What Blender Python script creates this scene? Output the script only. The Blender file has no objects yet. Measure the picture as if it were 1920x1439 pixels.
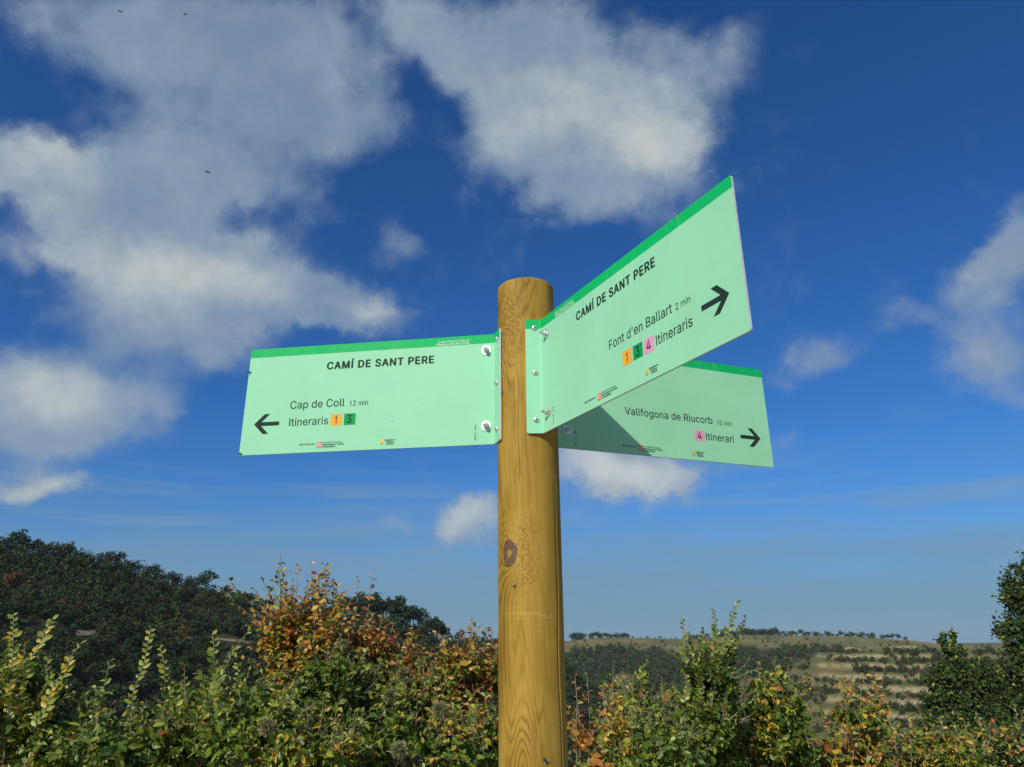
import bpy, math, random
import numpy as np
from mathutils import Vector, Matrix
R_ = math.radians
sc = bpy.context.scene
col = sc.collection

# ------------------------------------------------------------------ camera, sky, sun, exposure
F_PX, PITCH, ROLL, EYE = 1357.0, R_(19.753), R_(-0.482), 1.6      # focal length in pixels of a 1920 px wide picture
PW, PH = 1920, 1439
cam = bpy.data.cameras.new('camera'); cam_ob = bpy.data.objects.new('camera', cam); col.objects.link(cam_ob)
cam.sensor_width = 36; cam.lens = 36 * F_PX / PW; cam.clip_start = 0.05; cam.clip_end = 30000
fw = Vector((0, math.cos(PITCH), math.sin(PITCH))); up0 = Vector((0, -math.sin(PITCH), math.cos(PITCH))); rt0 = Vector((1, 0, 0))
rt = rt0 * math.cos(ROLL) + up0 * math.sin(ROLL); up = -rt0 * math.sin(ROLL) + up0 * math.cos(ROLL)
m = Matrix((rt, up, -fw)).transposed().to_4x4(); m.translation = (0, 0, EYE); cam_ob.matrix_world = m
sc.camera = cam_ob

def ray(px, py):
    d = fw + rt * ((px - PW / 2) / F_PX) - up * ((py - PH / 2) / F_PX)
    return d.normalized()
def at(px, py, y):
    d = ray(px, py); t = y / d.y
    return Vector((d.x * t, y, EYE + d.z * t))
def azel(px, py):
    d = ray(px, py); return math.degrees(math.atan2(d.x, d.y)), math.degrees(math.asin(d.z))

SUN_AZ, SUN_EL = -150.0, 35.5
S = Vector((math.sin(R_(SUN_AZ)) * math.cos(R_(SUN_EL)), math.cos(R_(SUN_AZ)) * math.cos(R_(SUN_EL)), math.sin(R_(SUN_EL))))
sun = bpy.data.lights.new('sun', 'SUN'); sun.energy = 3.6; sun.angle = R_(0.53); sun.color = (1.0, 0.93, 0.82)
sun_ob = bpy.data.objects.new('sun', sun); col.objects.link(sun_ob)
sun_ob.rotation_euler = (-S).to_track_quat('-Z', 'Y').to_euler()

sc.view_settings.view_transform = 'Standard'; sc.view_settings.look = 'None'
sc.view_settings.exposure = 0.0; sc.view_settings.gamma = 1.0; sc.view_settings.use_curve_mapping = False
sc.render.engine = 'CYCLES'; sc.cycles.max_bounces = 6; sc.cycles.diffuse_bounces = 3; sc.cycles.transparent_max_bounces = 8
sc.cycles.use_denoising = True

class NT:
    def __init__(s, nt): s.nt = nt; s.n = nt.nodes; s.l = nt.links
    def new(s, t, **k):
        n = s.n.new(t)
        for a, v in k.items(): setattr(n, a, v)
        return n
    def link(s, a, b): s.l.new(a, b)
    def setv(s, sock, v):
        if isinstance(v, bpy.types.NodeSocket): s.l.new(v, sock)
        else: sock.default_value = v
    def math(s, op, a, b=0.0, c=0.0, clamp=False):
        n = s.new('ShaderNodeMath', operation=op, use_clamp=clamp)
        s.setv(n.inputs[0], a); s.setv(n.inputs[1], b); s.setv(n.inputs[2], c); return n.outputs[0]
    def vmath(s, op, a, b=(0, 0, 0), out=0):
        n = s.new('ShaderNodeVectorMath', operation=op); s.setv(n.inputs[0], a); s.setv(n.inputs[1], b); return n.outputs[out]
    def ss(s, v, a, b, x=0.0, y=1.0, t='SMOOTHSTEP'):
        n = s.new('ShaderNodeMapRange', interpolation_type=t)
        s.setv(n.inputs[0], v); n.inputs[1].default_value = a; n.inputs[2].default_value = b
        s.setv(n.inputs[3], x); s.setv(n.inputs[4], y); return n.outputs[0]
    def noise(s, vec, scale, detail=4.0, rough=0.55, out=0, dist=0.0):
        n = s.new('ShaderNodeTexNoise'); 
        if vec is not None: s.link(vec, n.inputs['Vector'])
        n.inputs['Scale'].default_value = scale; n.inputs['Detail'].default_value = detail; n.inputs['Roughness'].default_value = rough
        n.inputs['Distortion'].default_value = dist
        return n.outputs[out]
    def mix(s, f, a, b, mode='MIX'):
        n = s.new('ShaderNodeMix', data_type='RGBA', blend_type=mode); s.setv(n.inputs[0], f)
        s.setv(n.inputs[6], a if isinstance(a, bpy.types.NodeSocket) else (*a, 1)); s.setv(n.inputs[7], b if isinstance(b, bpy.types.NodeSocket) else (*b, 1))
        return n.outputs[2]

world = bpy.data.worlds.new('World'); sc.world = world; world.use_nodes = True
w = NT(world.node_tree); w.n.clear()
SKY_STRENGTH = 0.1
w_out = w.new('ShaderNodeOutputWorld'); bg = w.new('ShaderNodeBackground'); bg.inputs[1].default_value = SKY_STRENGTH
w.link(bg.outputs[0], w_out.inputs[0])
sky = w.new('ShaderNodeTexSky', sky_type='NISHITA', sun_disc=False)
sky.sun_elevation = R_(SUN_EL); sky.sun_rotation = R_(SUN_AZ); sky.altitude = 600; sky.air_density = 1.0; sky.dust_density = 0.4; sky.ozone_density = 2.0
tc = w.new('ShaderNodeTexCoord'); D = tc.outputs['Generated']
sep = w.new('ShaderNodeSeparateXYZ'); w.link(D, sep.inputs[0])
AZ = w.math('MULTIPLY', w.math('ARCTAN2', sep.outputs[0], sep.outputs[1]), 57.29578)
EL = w.math('MULTIPLY', w.math('ARCSINE', sep.outputs[2]), 57.29578)
# large lazy swirl plus finer ragged warp of the cloud shapes
wn = w.vmath('SUBTRACT', w.noise(D, 3.2, 3.0, 0.5, 1), (0.5, 0.5, 0.5))
wn2 = w.vmath('SUBTRACT', w.noise(D, 11.0, 5.0, 0.6, 1), (0.5, 0.5, 0.5))
warp = w.vmath('ADD', w.vmath('MULTIPLY', wn, (5, 4, 0)), w.vmath('MULTIPLY', wn2, (7, 5, 0)))
cmb = w.new('ShaderNodeCombineXYZ'); w.link(AZ, cmb.inputs[0]); w.link(EL, cmb.inputs[1])
P = w.vmath('ADD', cmb.outputs[0], warp)
# where the clouds of this afternoon stand: (x, y, half width, half height, tilt, weight) measured on the picture, turned into directions
CLOUDS = [
 (240, 70, 170, 120, 0, .85), (430, 60, 250, 120, 0, .9), (580, 130, 160, 150, 0, .85), (420, 230, 240, 130, 10, .9), (60, 40, 90, 60, 0, .45),
 (70, 320, 120, 85, -25, 1.05), (190, 400, 200, 95, -20, 1.1), (330, 480, 250, 105, -15, 1.1), (230, 570, 160, 110, 0, 1.05), (480, 530, 240, 95, -12, 1.1),
 (640, 575, 190, 50, -6, .95), (370, 640, 150, 70, 0, .9), (560, 380, 110, 80, -30, .45), (20, 470, 50, 40, 0, .5), (740, 440, 70, 50, -30, .4),
 (330, 330, 160, 80, 0, .85), (450, 360, 110, 60, 0, .6), (760, 470, 60, 40, 0, .3), (620, 265, 140, 75, 0, .75), (800, 250, 40, 60, 0, .25),
 (790, 40, 110, 90, -20, 1.0), (960, 80, 200, 140, 0, 1.1), (1110, 190, 250, 140, 0, 1.15), (970, 280, 130, 95, 0, 1.05), (1220, 270, 150, 120, 0, 1.15),
 (1170, 390, 160, 70, 0, .7), (1310, 100, 130, 70, -10, .6), (1400, 60, 70, 60, 0, .35), (1050, 360, 120, 60, 0, .6), (720, 180, 60, 110, 0, .4),
 (110, 730, 210, 85, 5, 1.1), (200, 800, 150, 80, 0, 1.0), (60, 830, 130, 90, 0, .95), (320, 740, 90, 60, 0, .5), (80, 925, 130, 32, 0, 1.1),
 (885, 968, 72, 54, 0, 1.25), (1180, 885, 170, 58, 0, 1.5), (1120, 870, 110, 60, 0, 1.2), (1080, 850, 90, 50, 0, 1.0), (1290, 900, 60, 25, 0, .6),
 (1870, 505, 150, 75, 25, 1.05), (1920, 440, 90, 90, 0, .8), (1850, 655, 140, 110, 0, .85), (1900, 760, 90, 50, 0, .45), (1700, 610, 80, 35, 0, .45),
 (1540, 680, 120, 62, 20, .8), (1500, 850, 90, 35, 0, .35), (760, 985, 40, 22, 0, .35), (340, 1030, 90, 22, 0, .25),
]
BRIGHT = [(90, 300, 130, 90, -20, .8), (230, 500, 210, 110, -20, 1.), (450, 520, 150, 60, -10, .7), (690, 575, 110, 30, -5, .7), (1130, 210, 240, 110, 0, .75), (1250, 270, 110, 90, 0, .8), (960, 270, 90, 70, 0, .5),
          (150, 750, 170, 70, 0, .8), (90, 925, 110, 25, 0, .8), (880, 965, 60, 45, 0, .9), (1190, 890, 170, 50, 0, 1.3), (1090, 860, 80, 50, 0, 1.), (1830, 520, 80, 50, 20, .4)]
def field(lst, soft):
    acc = None
    for (x, y, rx, ry, tilt, wt) in lst:
        a0, e0 = azel(x, y); a1, e1 = azel(x + rx, y); a2, e2 = azel(x, y - ry)
        mp = w.new('ShaderNodeMapping', vector_type='TEXTURE'); w.link(P, mp.inputs[0])
        mp.inputs['Location'].default_value = (a0, e0, 0); mp.inputs['Rotation'].default_value = (0, 0, R_(tilt + math.degrees(math.atan2(e1 - e0, a1 - a0))))
        mp.inputs['Scale'].default_value = (math.hypot(a1 - a0, e1 - e0) * soft, max(.3, math.hypot(a2 - a0, e2 - e0)) * soft, 1)
        v = w.ss(w.vmath('LENGTH', mp.outputs[0], out=1), 1.0, 0.0, 0.0, wt)
        acc = v if acc is None else w.math('MAXIMUM', acc, v) if len(lst) < 2 else w.math('ADD', acc, v)
    return acc
shape = w.math('MINIMUM', field(CLOUDS, 1.35), 1.35)
fb = w.noise(D, 9.0, 9.0, 0.60)
fb2 = w.noise(D, 28.0, 7.0, 0.62)
# beyond the measured part of the sky the same kind of broken cloud goes on
away = w.math('MAXIMUM', w.ss(w.math('ABSOLUTE', AZ), 38, 52), w.ss(EL, 50, 60))
rest = w.ss(w.noise(D, 2.6, 6.0, 0.55), 0.46, 0.62, 0.0, 0.9)
rest = w.math('MULTIPLY', rest, w.ss(EL, 4, 14))
shape = w.math('ADD', shape, w.math('MULTIPLY', away, rest))
dens = w.math('ADD', shape, w.math('ADD', w.math('MULTIPLY', w.math('SUBTRACT', fb, 0.5), 1.30), w.math('MULTIPLY', w.math('SUBTRACT', fb2, 0.5), 0.40)))
cover = w.math('MULTIPLY', w.ss(dens, 0.06, 1.0, 0.0, 0.94), w.ss(w.noise(D, 5.5, 5.0, 0.6), .32, .58, .74, 1.0))
lit = w.math('ADD', w.math('MULTIPLY', field(BRIGHT, 1.3), 0.62), w.math('MULTIPLY', w.math('SUBTRACT', fb, 0.5), 0.9))
lit = w.math('ADD', lit, w.math('MULTIPLY', away, 0.35))
lit = w.ss(w.math('ADD', lit, w.math('MULTIPLY', w.math('SUBTRACT', fb2, 0.5), 0.5)), -0.1, 0.95)
k = 1.0 / SKY_STRENGTH
ccol = w.mix(lit, (0.245 * k, 0.335 * k, 0.445 * k), (0.60 * k, 0.63 * k, 0.595 * k))
# clear air: the sky texture, deepened
SKY_TINT = (0.185, 0.55, 1.0)
clear = w.mix(1.0, sky.outputs[0], SKY_TINT, 'MULTIPLY')
# a low veil of thin haze cloud above the horizon, its upper edge drawn out in streaks
mpv = w.new('ShaderNodeMapping'); mpv.inputs['Scale'].default_value = (2.2, 2.2, 16.0); w.link(D, mpv.inputs[0])
vn = w.math('MULTIPLY', w.math('SUBTRACT', w.noise(mpv.outputs[0], 1.6, 6.0, 0.6), 0.5), 9.0)
ve = w.math('ADD', EL, vn)
veil = w.math('ADD', w.ss(ve, 10.5, 3.8, 0.0, 0.42), w.ss(ve, 17.0, 1.0, 0.0, 0.42))
mps = w.new('ShaderNodeMapping'); mps.inputs['Scale'].default_value = (2.0, 2.0, 30.0); mps.inputs['Location'].default_value = (.3, .1, .6); w.link(D, mps.inputs[0])
streaks = w.math('MULTIPLY', w.ss(w.noise(mps.outputs[0], 1.7, 6.0, 0.62), .47, .70, 0.0, .5), w.math('MULTIPLY', w.ss(EL, 1.5, 5.0), w.ss(EL, 16.0, 9.0)))
clear = w.mix(streaks, clear, (0.20 * k, 0.33 * k, 0.46 * k))
clear2 = w.mix(veil, clear, (0.172 * k, 0.292 * k, 0.392 * k))
w.link(w.mix(cover, clear2, ccol), bg.inputs[0])

# ------------------------------------------------------------------ helpers
def tag(o, label=None, cat=None, group=None, kind=None):
    if label: o['label'] = label
    if cat: o['category'] = cat
    if group: o['group'] = group
    if kind: o['kind'] = kind
    return o
def empty(name, loc, label=None, cat=None, group=None):
    o = bpy.data.objects.new(name, None); col.objects.link(o); o.location = loc; o.empty_display_size = 0.1
    return tag(o, label, cat, group)
def link_mesh(name, me, parent=None, loc=None):
    o = bpy.data.objects.new(name, me); col.objects.link(o)
    if parent: o.parent = parent
    if loc is not None: o.location = loc
    return o
def mesh_np(name, V, loops, starts, totals, mats, colors=None, smooth=False, midx=None):
    me = bpy.data.meshes.new(name)
    V = np.ascontiguousarray(V, dtype=np.float32); loops = np.ascontiguousarray(loops, dtype=np.int32)
    me.vertices.add(len(V)); me.vertices.foreach_set('co', V.ravel())
    me.loops.add(len(loops)); me.loops.foreach_set('vertex_index', loops)
    me.polygons.add(len(starts)); me.polygons.foreach_set('loop_start', np.asarray(starts, dtype=np.int32)); me.polygons.foreach_set('loop_total', np.asarray(totals, dtype=np.int32))
    if midx is not None: me.polygons.foreach_set('material_index', np.asarray(midx, dtype=np.int32))
    me.polygons.foreach_set('use_smooth', np.full(len(starts), bool(smooth)))
    if colors is not None:
        a = me.color_attributes.new('Col', 'FLOAT_COLOR', 'POINT'); c = np.ones((len(V), 4), dtype=np.float32); c[:, :3] = colors; a.data.foreach_set('color', c.ravel())
    for mt in mats: me.materials.append(mt)
    me.update(calc_edges=True); me.validate(); return me
def mesh_faces(name, V, faces, mats, colors=None, smooth=False, midx=None):
    loops = [i for f in faces for i in f]; tot = [len(f) for f in faces]; st = np.concatenate([[0], np.cumsum(tot)[:-1]]) if tot else []
    return mesh_np(name, np.array(V, dtype=float), loops, st, tot, mats, colors, smooth, midx)

class MB:      # a small mesh collector
    def __init__(s): s.V = []; s.F = []; s.M = []
    def add(s, V, F, mi=0):
        b = len(s.V); s.V += [tuple(v) for v in V]; s.F += [tuple(i + b for i in f) for f in F]; s.M += [mi] * len(F)
    def lathe(s, prof, n=24, M=None, mi=0, cap=True):      # prof = (radius, height) pairs along +z
        V = []; F = []
        for (r, z) in prof:
            for i in range(n):
                a = 2 * math.pi * i / n; V.append(Vector((r * math.cos(a), r * math.sin(a), z)))
        for j in range(len(prof) - 1):
            for i in range(n):
                k2 = (i + 1) % n; F.append((j * n + i, j * n + k2, (j + 1) * n + k2, (j + 1) * n + i))
        if cap: F.append(tuple(reversed(range(n)))); F.append(tuple((len(prof) - 1) * n + i for i in range(n)))
        if M: V = [M @ v for v in V]
        s.add(V, F, mi)
    def tube(s, pts, rads, n=6, mi=0):
        pts = [Vector(p) for p in pts]; V = []; F = []; prev = None
        for i, p in enumerate(pts):
            t = (pts[min(i + 1, len(pts) - 1)] - pts[max(i - 1, 0)]).normalized()
            a = prev if prev else (Vector((1, 0, 0)) if abs(t.x) < .8 else Vector((0, 1, 0)))
            b = t.cross(a).normalized(); a = b.cross(t).normalized(); prev = a
            for q in range(n):
                an = 2 * math.pi * q / n; V.append(p + (a * math.cos(an) + b * math.sin(an)) * rads[i])
        for j in range(len(pts) - 1):
            for q in range(n):
                k2 = (q + 1) % n; F.append((j * n + q, j * n + k2, (j + 1) * n + k2, (j + 1) * n + q))
        F.append(tuple(reversed(range(n)))); F.append(tuple((len(pts) - 1) * n + i for i in range(n)))
        s.add(V, F, mi)
    def ellipsoid(s, c, ax, n=10, mi=0, rot=None):
        V = []; F = []; rows = n // 2 + 1
        for j in range(rows):
            th = math.pi * j / (rows - 1)
            for i in range(n):
                ph = 2 * math.pi * i / n; v = Vector((ax[0] * math.sin(th) * math.cos(ph), ax[1] * math.sin(th) * math.sin(ph), ax[2] * math.cos(th)))
                if rot: v = rot @ v
                V.append(v + Vector(c))
        for j in range(rows - 1):
            for i in range(n):
                k2 = (i + 1) % n; F.append((j * n + i, (j + 1) * n + i, (j + 1) * n + k2, j * n + k2))
        s.add(V, F, mi)
    def box(s, c, h, mi=0, rot=None):
        V = []
        for x in (-1, 1):
            for y in (-1, 1):
                for z in (-1, 1):
                    v = Vector((x * h[0], y * h[1], z * h[2])); v = rot @ v if rot else v; V.append(v + Vector(c))
        s.add(V, [(0, 1, 3, 2), (4, 6, 7, 5), (0, 4, 5, 1), (2, 3, 7, 6), (0, 2, 6, 4), (1, 5, 7, 3)], mi)
    def build(s, name, mats, parent=None, smooth=False, loc=None, mw=None):
        me = mesh_faces(name, s.V, s.F, mats if isinstance(mats, list) else [mats], None, smooth, s.M)
        o = link_mesh(name, me, parent, loc)
        if mw is not None: o.matrix_local = mw
        return o

# ------------------------------------------------------------------ materials
def mat(name):
    mt = bpy.data.materials.new(name); mt.use_nodes = True; t = NT(mt.node_tree); b = mt.node_tree.nodes['Principled BSDF']; return mt, t, b
def plain(name, c, rough=0.5, metal=0.0, spec=0.5, var=0.06, scale=300.0, bump=0.0):
    mt, t, b = mat(name); g = t.new('ShaderNodeNewGeometry')
    n = t.noise(g.outputs['Position'], scale, 4)
    t.link(t.mix(t.ss(n, .3, .7), tuple(x * (1 - var) for x in c), tuple(min(1, x * (1 + var)) for x in c)), b.inputs['Base Color'])
    b.inputs['Roughness'].default_value = rough; b.inputs['Metallic'].default_value = metal; b.inputs['Specular IOR Level'].default_value = spec
    if bump:
        bm = t.new('ShaderNodeBump'); bm.inputs['Strength'].default_value = bump; bm.inputs['Distance'].default_value = .001; t.link(n, bm.inputs['Height']); t.link(bm.outputs[0], b.inputs['Normal'])
    return mt
def enamel(name, c):
    mt, t, b = mat(name); g = t.new('ShaderNodeNewGeometry'); p = g.outputs['Position']
    cloudy = t.noise(p, 9.0, 5, .6); fine = t.noise(p, 420.0, 2, .5); specks = t.noise(p, 95.0, 3, .5)
    c1 = t.mix(t.ss(cloudy, .3, .7), tuple(x * .955 for x in c), tuple(min(1, x * 1.03) for x in c))
    dust = t.math('MULTIPLY', t.ss(specks, .70, .78), .35)
    c2 = t.mix(dust, c1, tuple(x * .62 for x in c))
    # faint run-off streaks of dried rain
    st = t.new('ShaderNodeMapping'); st.inputs['Scale'].default_value = (70, 70, 2.2); t.link(p, st.inputs[0])
    streak = t.ss(t.noise(st.outputs[0], 1.0, 4, .6), .56, .74, 0, .10)
    c3 = t.mix(streak, c2, (.55, .58, .50))
    t.link(c3, b.inputs['Base Color'])
    b.inputs['Specular IOR Level'].default_value = .16
    t.link(t.ss(cloudy, .3, .7, .46, .60), b.inputs['Roughness'])
    bm = t.new('ShaderNodeBump'); bm.inputs['Strength'].default_value = .06; bm.inputs['Distance'].default_value = .0006; t.link(fine, bm.inputs['Height']); t.link(bm.outputs[0], b.inputs['Normal'])
    return mt
M = {}
M['mint'] = enamel('mint_enamel', (.335, .750, .460))
M['band'] = enamel('green_enamel', (.004, .50, .13))
M['alu'] = plain('bare_aluminium', (.80, .81, .80), .38, .25, var=.12, scale=180, bump=.15)
M['steel'] = plain('zinc_steel', (.78, .79, .76), .34, .75, var=.15, scale=400, bump=.1)
M['darkslot'] = plain('slot_shade', (.05, .05, .05), .6)  # dark colour paints the shade inside the screws' cross slots
M['ink'] = plain('print_ink', (.020, .042, .032), .62, spec=.12, var=.15)
M['ink_white'] = plain('print_white', (.72, .85, .76), .6, spec=.15)
M['orange'] = plain('print_orange', (.90, .44, .045), .6, spec=.15)
M['green'] = plain('print_green', (.006, .35, .09), .6, spec=.15)
M['pink'] = plain('print_pink', (.82, .36, .55), .6, spec=.15)
M['red'] = plain('print_red', (.80, .13, .12), .6, spec=.15)
M['yellow'] = plain('print_yellow', (.85, .60, .06), .45)
M['leafgreen'] = plain('print_leaf_green', (.16, .45, .05), .45)
M['stain'] = plain('faint_stain', (.255, .62, .40), .5, var=.1, scale=500)
M['fly'] = plain('fly_black', (.012, .011, .010), .35, var=.3)
mt, t, b = mat('fly_wing'); b.inputs['Base Color'].default_value = (.25, .24, .22, 1); b.inputs['Alpha'].default_value = .35; b.inputs['Roughness'].default_value = .2; M['wing'] = mt

def wood():
    mt, t, b = mat('pressure_treated_pine')
    tcn = t.new('ShaderNodeTexCoord'); p = tcn.outputs['Object']
    s = t.new('ShaderNodeSeparateXYZ'); t.link(p, s.inputs[0]); X, Y, Z = s.outputs
    def stretched(sx, sz, sc_, det=4, rough=.55, out=0):
        mp = t.new('ShaderNodeMapping'); mp.inputs['Scale'].default_value = (sx, sx, sz); t.link(p, mp.inputs[0]); return t.noise(mp.outputs[0], sc_, det, rough, out)
    wob = t.math('MULTIPLY', t.math('SUBTRACT', stretched(1, .10, 20, 2), .5), .034)
    wob2 = t.math('MULTIPLY', t.math('SUBTRACT', stretched(1, .10, 90, 3), .5), .006)
    # heart of the log wanders away from the turned axis, so the rings cut the surface in long arches
    cx = t.math('ADD', t.math('MULTIPLY', t.math('SINE', t.math('MULTIPLY', Z, 4.3)), .006), .010)
    cy = t.math('ADD', t.math('MULTIPLY', t.math('SINE', t.math('ADD', t.math('MULTIPLY', Z, 5.1), 1.4)), .012), .004)
    dx = t.math('SUBTRACT', X, cx); dy = t.math('SUBTRACT', Y, cy)
    rad = t.math('SQRT', t.math('ADD', t.math('MULTIPLY', dx, dx), t.math('MULTIPLY', dy, dy)))
    rad = t.math('ADD', rad, t.math('ADD', wob, wob2))
    sh = None
    for (kx, kz, ax, az_, amp) in KNOTS:
        a = t.math('DIVIDE', t.math('SUBTRACT', X, kx), ax); c = t.math('DIVIDE', t.math('SUBTRACT', Z, kz), az_)
        dd = t.math('ADD', t.math('MULTIPLY', a, a), t.math('MULTIPLY', c, c))
        g = t.math('MULTIPLY', t.math('POWER', 2.718, t.math('MULTIPLY', dd, -1.0)), amp)
        g = t.math('MULTIPLY', g, t.ss(Y, -.005, .005, 1, 0))
        rad = t.math('ADD', rad, g)
    ph = t.math('MULTIPLY', rad, 2 * math.pi / .0036)
    ring = t.math('ADD', t.math('MULTIPLY', t.math('SINE', ph), .5), .5)
    ring = t.math('POWER', ring, 2.6)
    fade = t.ss(stretched(1, .3, 16, 3), .36, .62, .15, 1.0)
    ring = t.math('MULTIPLY', ring, fade)
    fibre = stretched(1, .02, 420, 5, .6); blotch = stretched(1, .35, 14, 5, .6); grit = stretched(1, .9, 260, 4, .65)
    base = t.mix(t.ss(blotch, .3, .7), (.50, .325, .058), (.34, .205, .028))
    base = t.mix(t.math('MULTIPLY', t.ss(fibre, .38, .68), .30), base, (.23, .130, .018))
    base = t.mix(t.math('MULTIPLY', t.math('MULTIPLY', ring, t.ss(X, .040, -.010, .30, 1.0)), .74), base, (.160, .080, .010))
    # rough torn, mottled patch near the head, and under the knot
    hp = t.math('MULTIPLY', t.ss(Z, 2.02, 2.10), t.math('MULTIPLY', t.ss(X, .012, -.03), t.ss(Z, 2.205, 2.16)))
    kp = t.math('MULTIPLY', t.math('MULTIPLY', t.ss(Z, 1.66, 1.69), t.ss(Z, 1.80, 1.76)), t.math('MULTIPLY', t.ss(X, -.03, -.015), t.ss(X, .02, .0)))
    patch = t.math('MAXIMUM', hp, t.math('MULTIPLY', kp, .8))
    smear = t.ss(stretched(1, .22, 34, 5, .62), .52, .70)
    base = t.mix(t.math('MULTIPLY', smear, .34), base, (.25, .135, .020))
    pale = t.ss(stretched(1, .12, 55, 4, .6), .60, .74)
    base = t.mix(t.math('MULTIPLY', pale, .30), base, (.62, .44, .12))
    mott = t.math('MULTIPLY', t.ss(grit, .46, .60), patch)
    base = t.mix(t.math('MULTIPLY', mott, .65), base, (.17, .082, .016))
    # pale scuffs where a strap or tool crossed
    scuff = None
    mp = t.new('ShaderNodeMapping'); mp.inputs['Scale'].default_value = (14, 14, 260); t.link(p, mp.inputs[0]); sn = t.noise(mp.outputs[0], 1.0, 3, .6)
    band = t.math('MULTIPLY', t.ss(Z, 1.600, 1.612), t.ss(Z, 1.668, 1.655))
    sc1 = t.math('MULTIPLY', t.ss(sn, .58, .66), t.math('MULTIPLY', band, .28))
    base = t.mix(sc1, base, (.62, .45, .14))
    t.link(base, b.inputs['Base Color'])
    b.inputs['Specular IOR Level'].default_value = .14
    t.link(t.ss(fibre, .3, .7, .50, .72), b.inputs['Roughness'])
    # turning marks left by the rounding machine
    mp2 = t.new('ShaderNodeMapping'); mp2.inputs['Scale'].default_value = (6, 6, 330); t.link(p, mp2.inputs[0]); tm = t.noise(mp2.outputs[0], 1.0, 3, .5)
    hgt = t.math('ADD', t.math('ADD', t.math('MULTIPLY', ring, -.35), t.math('MULTIPLY', fibre, .7)), t.math('ADD', t.math('MULTIPLY', tm, .22), t.math('MULTIPLY', t.math('MULTIPLY', grit, patch), 1.6)))
    bm = t.new('ShaderNodeBump'); bm.inputs['Strength'].default_value = .55; bm.inputs['Distance'].default_value = .0012; t.link(hgt, bm.inputs['Height']); t.link(bm.outputs[0], b.inputs['Normal'])
    return mt

def leafmat(name, trans=.30, rough=.42, spec=.45):
    mt, t, b = mat(name)
    a = t.new('ShaderNodeVertexColor', layer_name='Col'); g = t.new('ShaderNodeNewGeometry')
    n = t.noise(g.outputs['Position'], 160.0, 2)
    c = t.mix(1.0, a.outputs[0], t.mix(t.ss(n, .3, .7), (.78, .78, .78), (1.15, 1.15, 1.15)), 'MULTIPLY')
    t.link(c, b.inputs['Base Color']); b.inputs['Roughness'].default_value = rough; b.inputs['Specular IOR Level'].default_value = spec
    tr = t.new('ShaderNodeBsdfTranslucent'); t.link(t.mix(1.0, c, (1.25, 1.15, .55), 'MULTIPLY'), tr.inputs[0])
    mx = t.new('ShaderNodeMixShader'); mx.inputs[0].default_value = trans; o = mt.node_tree.nodes['Material Output']
    t.link(b.outputs[0], mx.inputs[1]); t.link(tr.outputs[0], mx.inputs[2]); t.link(mx.outputs[0], o.inputs[0])
    return mt
M['leaf'] = leafmat('leaf', .24); M['farleaf'] = leafmat('distant_leaf', .12, .6, .25)
def barkmat(name, c1, c2, sc_=60):
    mt, t, b = mat(name); tcn = t.new('ShaderNodeTexCoord'); mp = t.new('ShaderNodeMapping'); mp.inputs['Scale'].default_value = (1, 1, .25); t.link(tcn.outputs['Object'], mp.inputs[0])
    n = t.noise(mp.outputs[0], sc_, 5, .6); t.link(t.mix(t.ss(n, .35, .65), c1, c2), b.inputs['Base Color']); b.inputs['Roughness'].default_value = .8
    bm = t.new('ShaderNodeBump'); bm.inputs['Strength'].default_value = .5; bm.inputs['Distance'].default_value = .003; t.link(n, bm.inputs['Height']); t.link(bm.outputs[0], b.inputs['Normal']); return mt
M['twig'] = barkmat('twig_bark', (.20, .15, .10), (.34, .28, .20), 200)
M['bark'] = barkmat('tree_bark', (.05, .04, .03), (.13, .10, .075), 25)
M['seed'] = plain('seed_down', (.27, .26, .12), .9, spec=.1, var=.2, scale=120)

# ------------------------------------------------------------------ ground, one sheet to the horizon
rng = np.random.default_rng(7)
def interp(x, pts):
    xs, ys = zip(*sorted(pts)); return np.interp(x, xs, ys)
def px_table(pts):      # skyline read off the picture -> (azimuth, elevation) in degrees
    return [azel(x, y) for x, y in pts]
R1_SKY = px_table([(-700, 960), (-300, 980), (0, 1032), (60, 1040), (130, 1044), (200, 1052), (260, 1072), (330, 1090), (390, 1105), (450, 1108), (520, 1132), (600, 1140), (680, 1146), (740, 1160), (800, 1180), (850, 1208), (930, 1212), (1000, 1222), (1060, 1250), (1150, 1320), (1300, 1460), (2400, 1800)])
R2_SKY = px_table([(-700, 1210), (0, 1205), (900, 1203), (1060, 1203), (1120, 1196), (1200, 1197), (1300, 1199), (1400, 1191), (1500, 1192), (1600, 1194), (1700, 1201), (1760, 1208), (1920, 1206), (2500, 1215)])
R3_SKY = px_table([(-700, 1700), (1200, 1560), (1380, 1440), (1440, 1330), (1480, 1262), (1530, 1224), (1600, 1216), (1740, 1213), (1800, 1216), (1920, 1222), (2200, 1230), (2600, 1300)])
WAVES = {}
def fbm(x, y, sc_, seed, octs=4):
    if (seed, octs) not in WAVES:
        r = np.random.default_rng(seed); WAVES[seed, octs] = [[(r.uniform(0, 6.283), r.uniform(0, 6.283), r.uniform(.7, 1.3)) for _ in range(4)] for o in range(octs)]
    out = np.zeros_like(x); amp = 1.
    for o in range(octs):
        for (a, ph, f) in WAVES[seed, octs][o]:
            f = sc_ * (2 ** o) * f
            out += amp * .5 * np.sin((x * math.cos(a) + y * math.sin(a)) * f + ph + 1.3 * np.sin((y * math.cos(a) - x * math.sin(a)) * f * .6 + ph * 2))
        amp *= .5
    return out / 2
def smax(a, b, k_):
    h = np.clip(.5 + .5 * (a - b) / k_, 0, 1); return b * (1 - h) + a * h + k_ * h * (1 - h)
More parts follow.
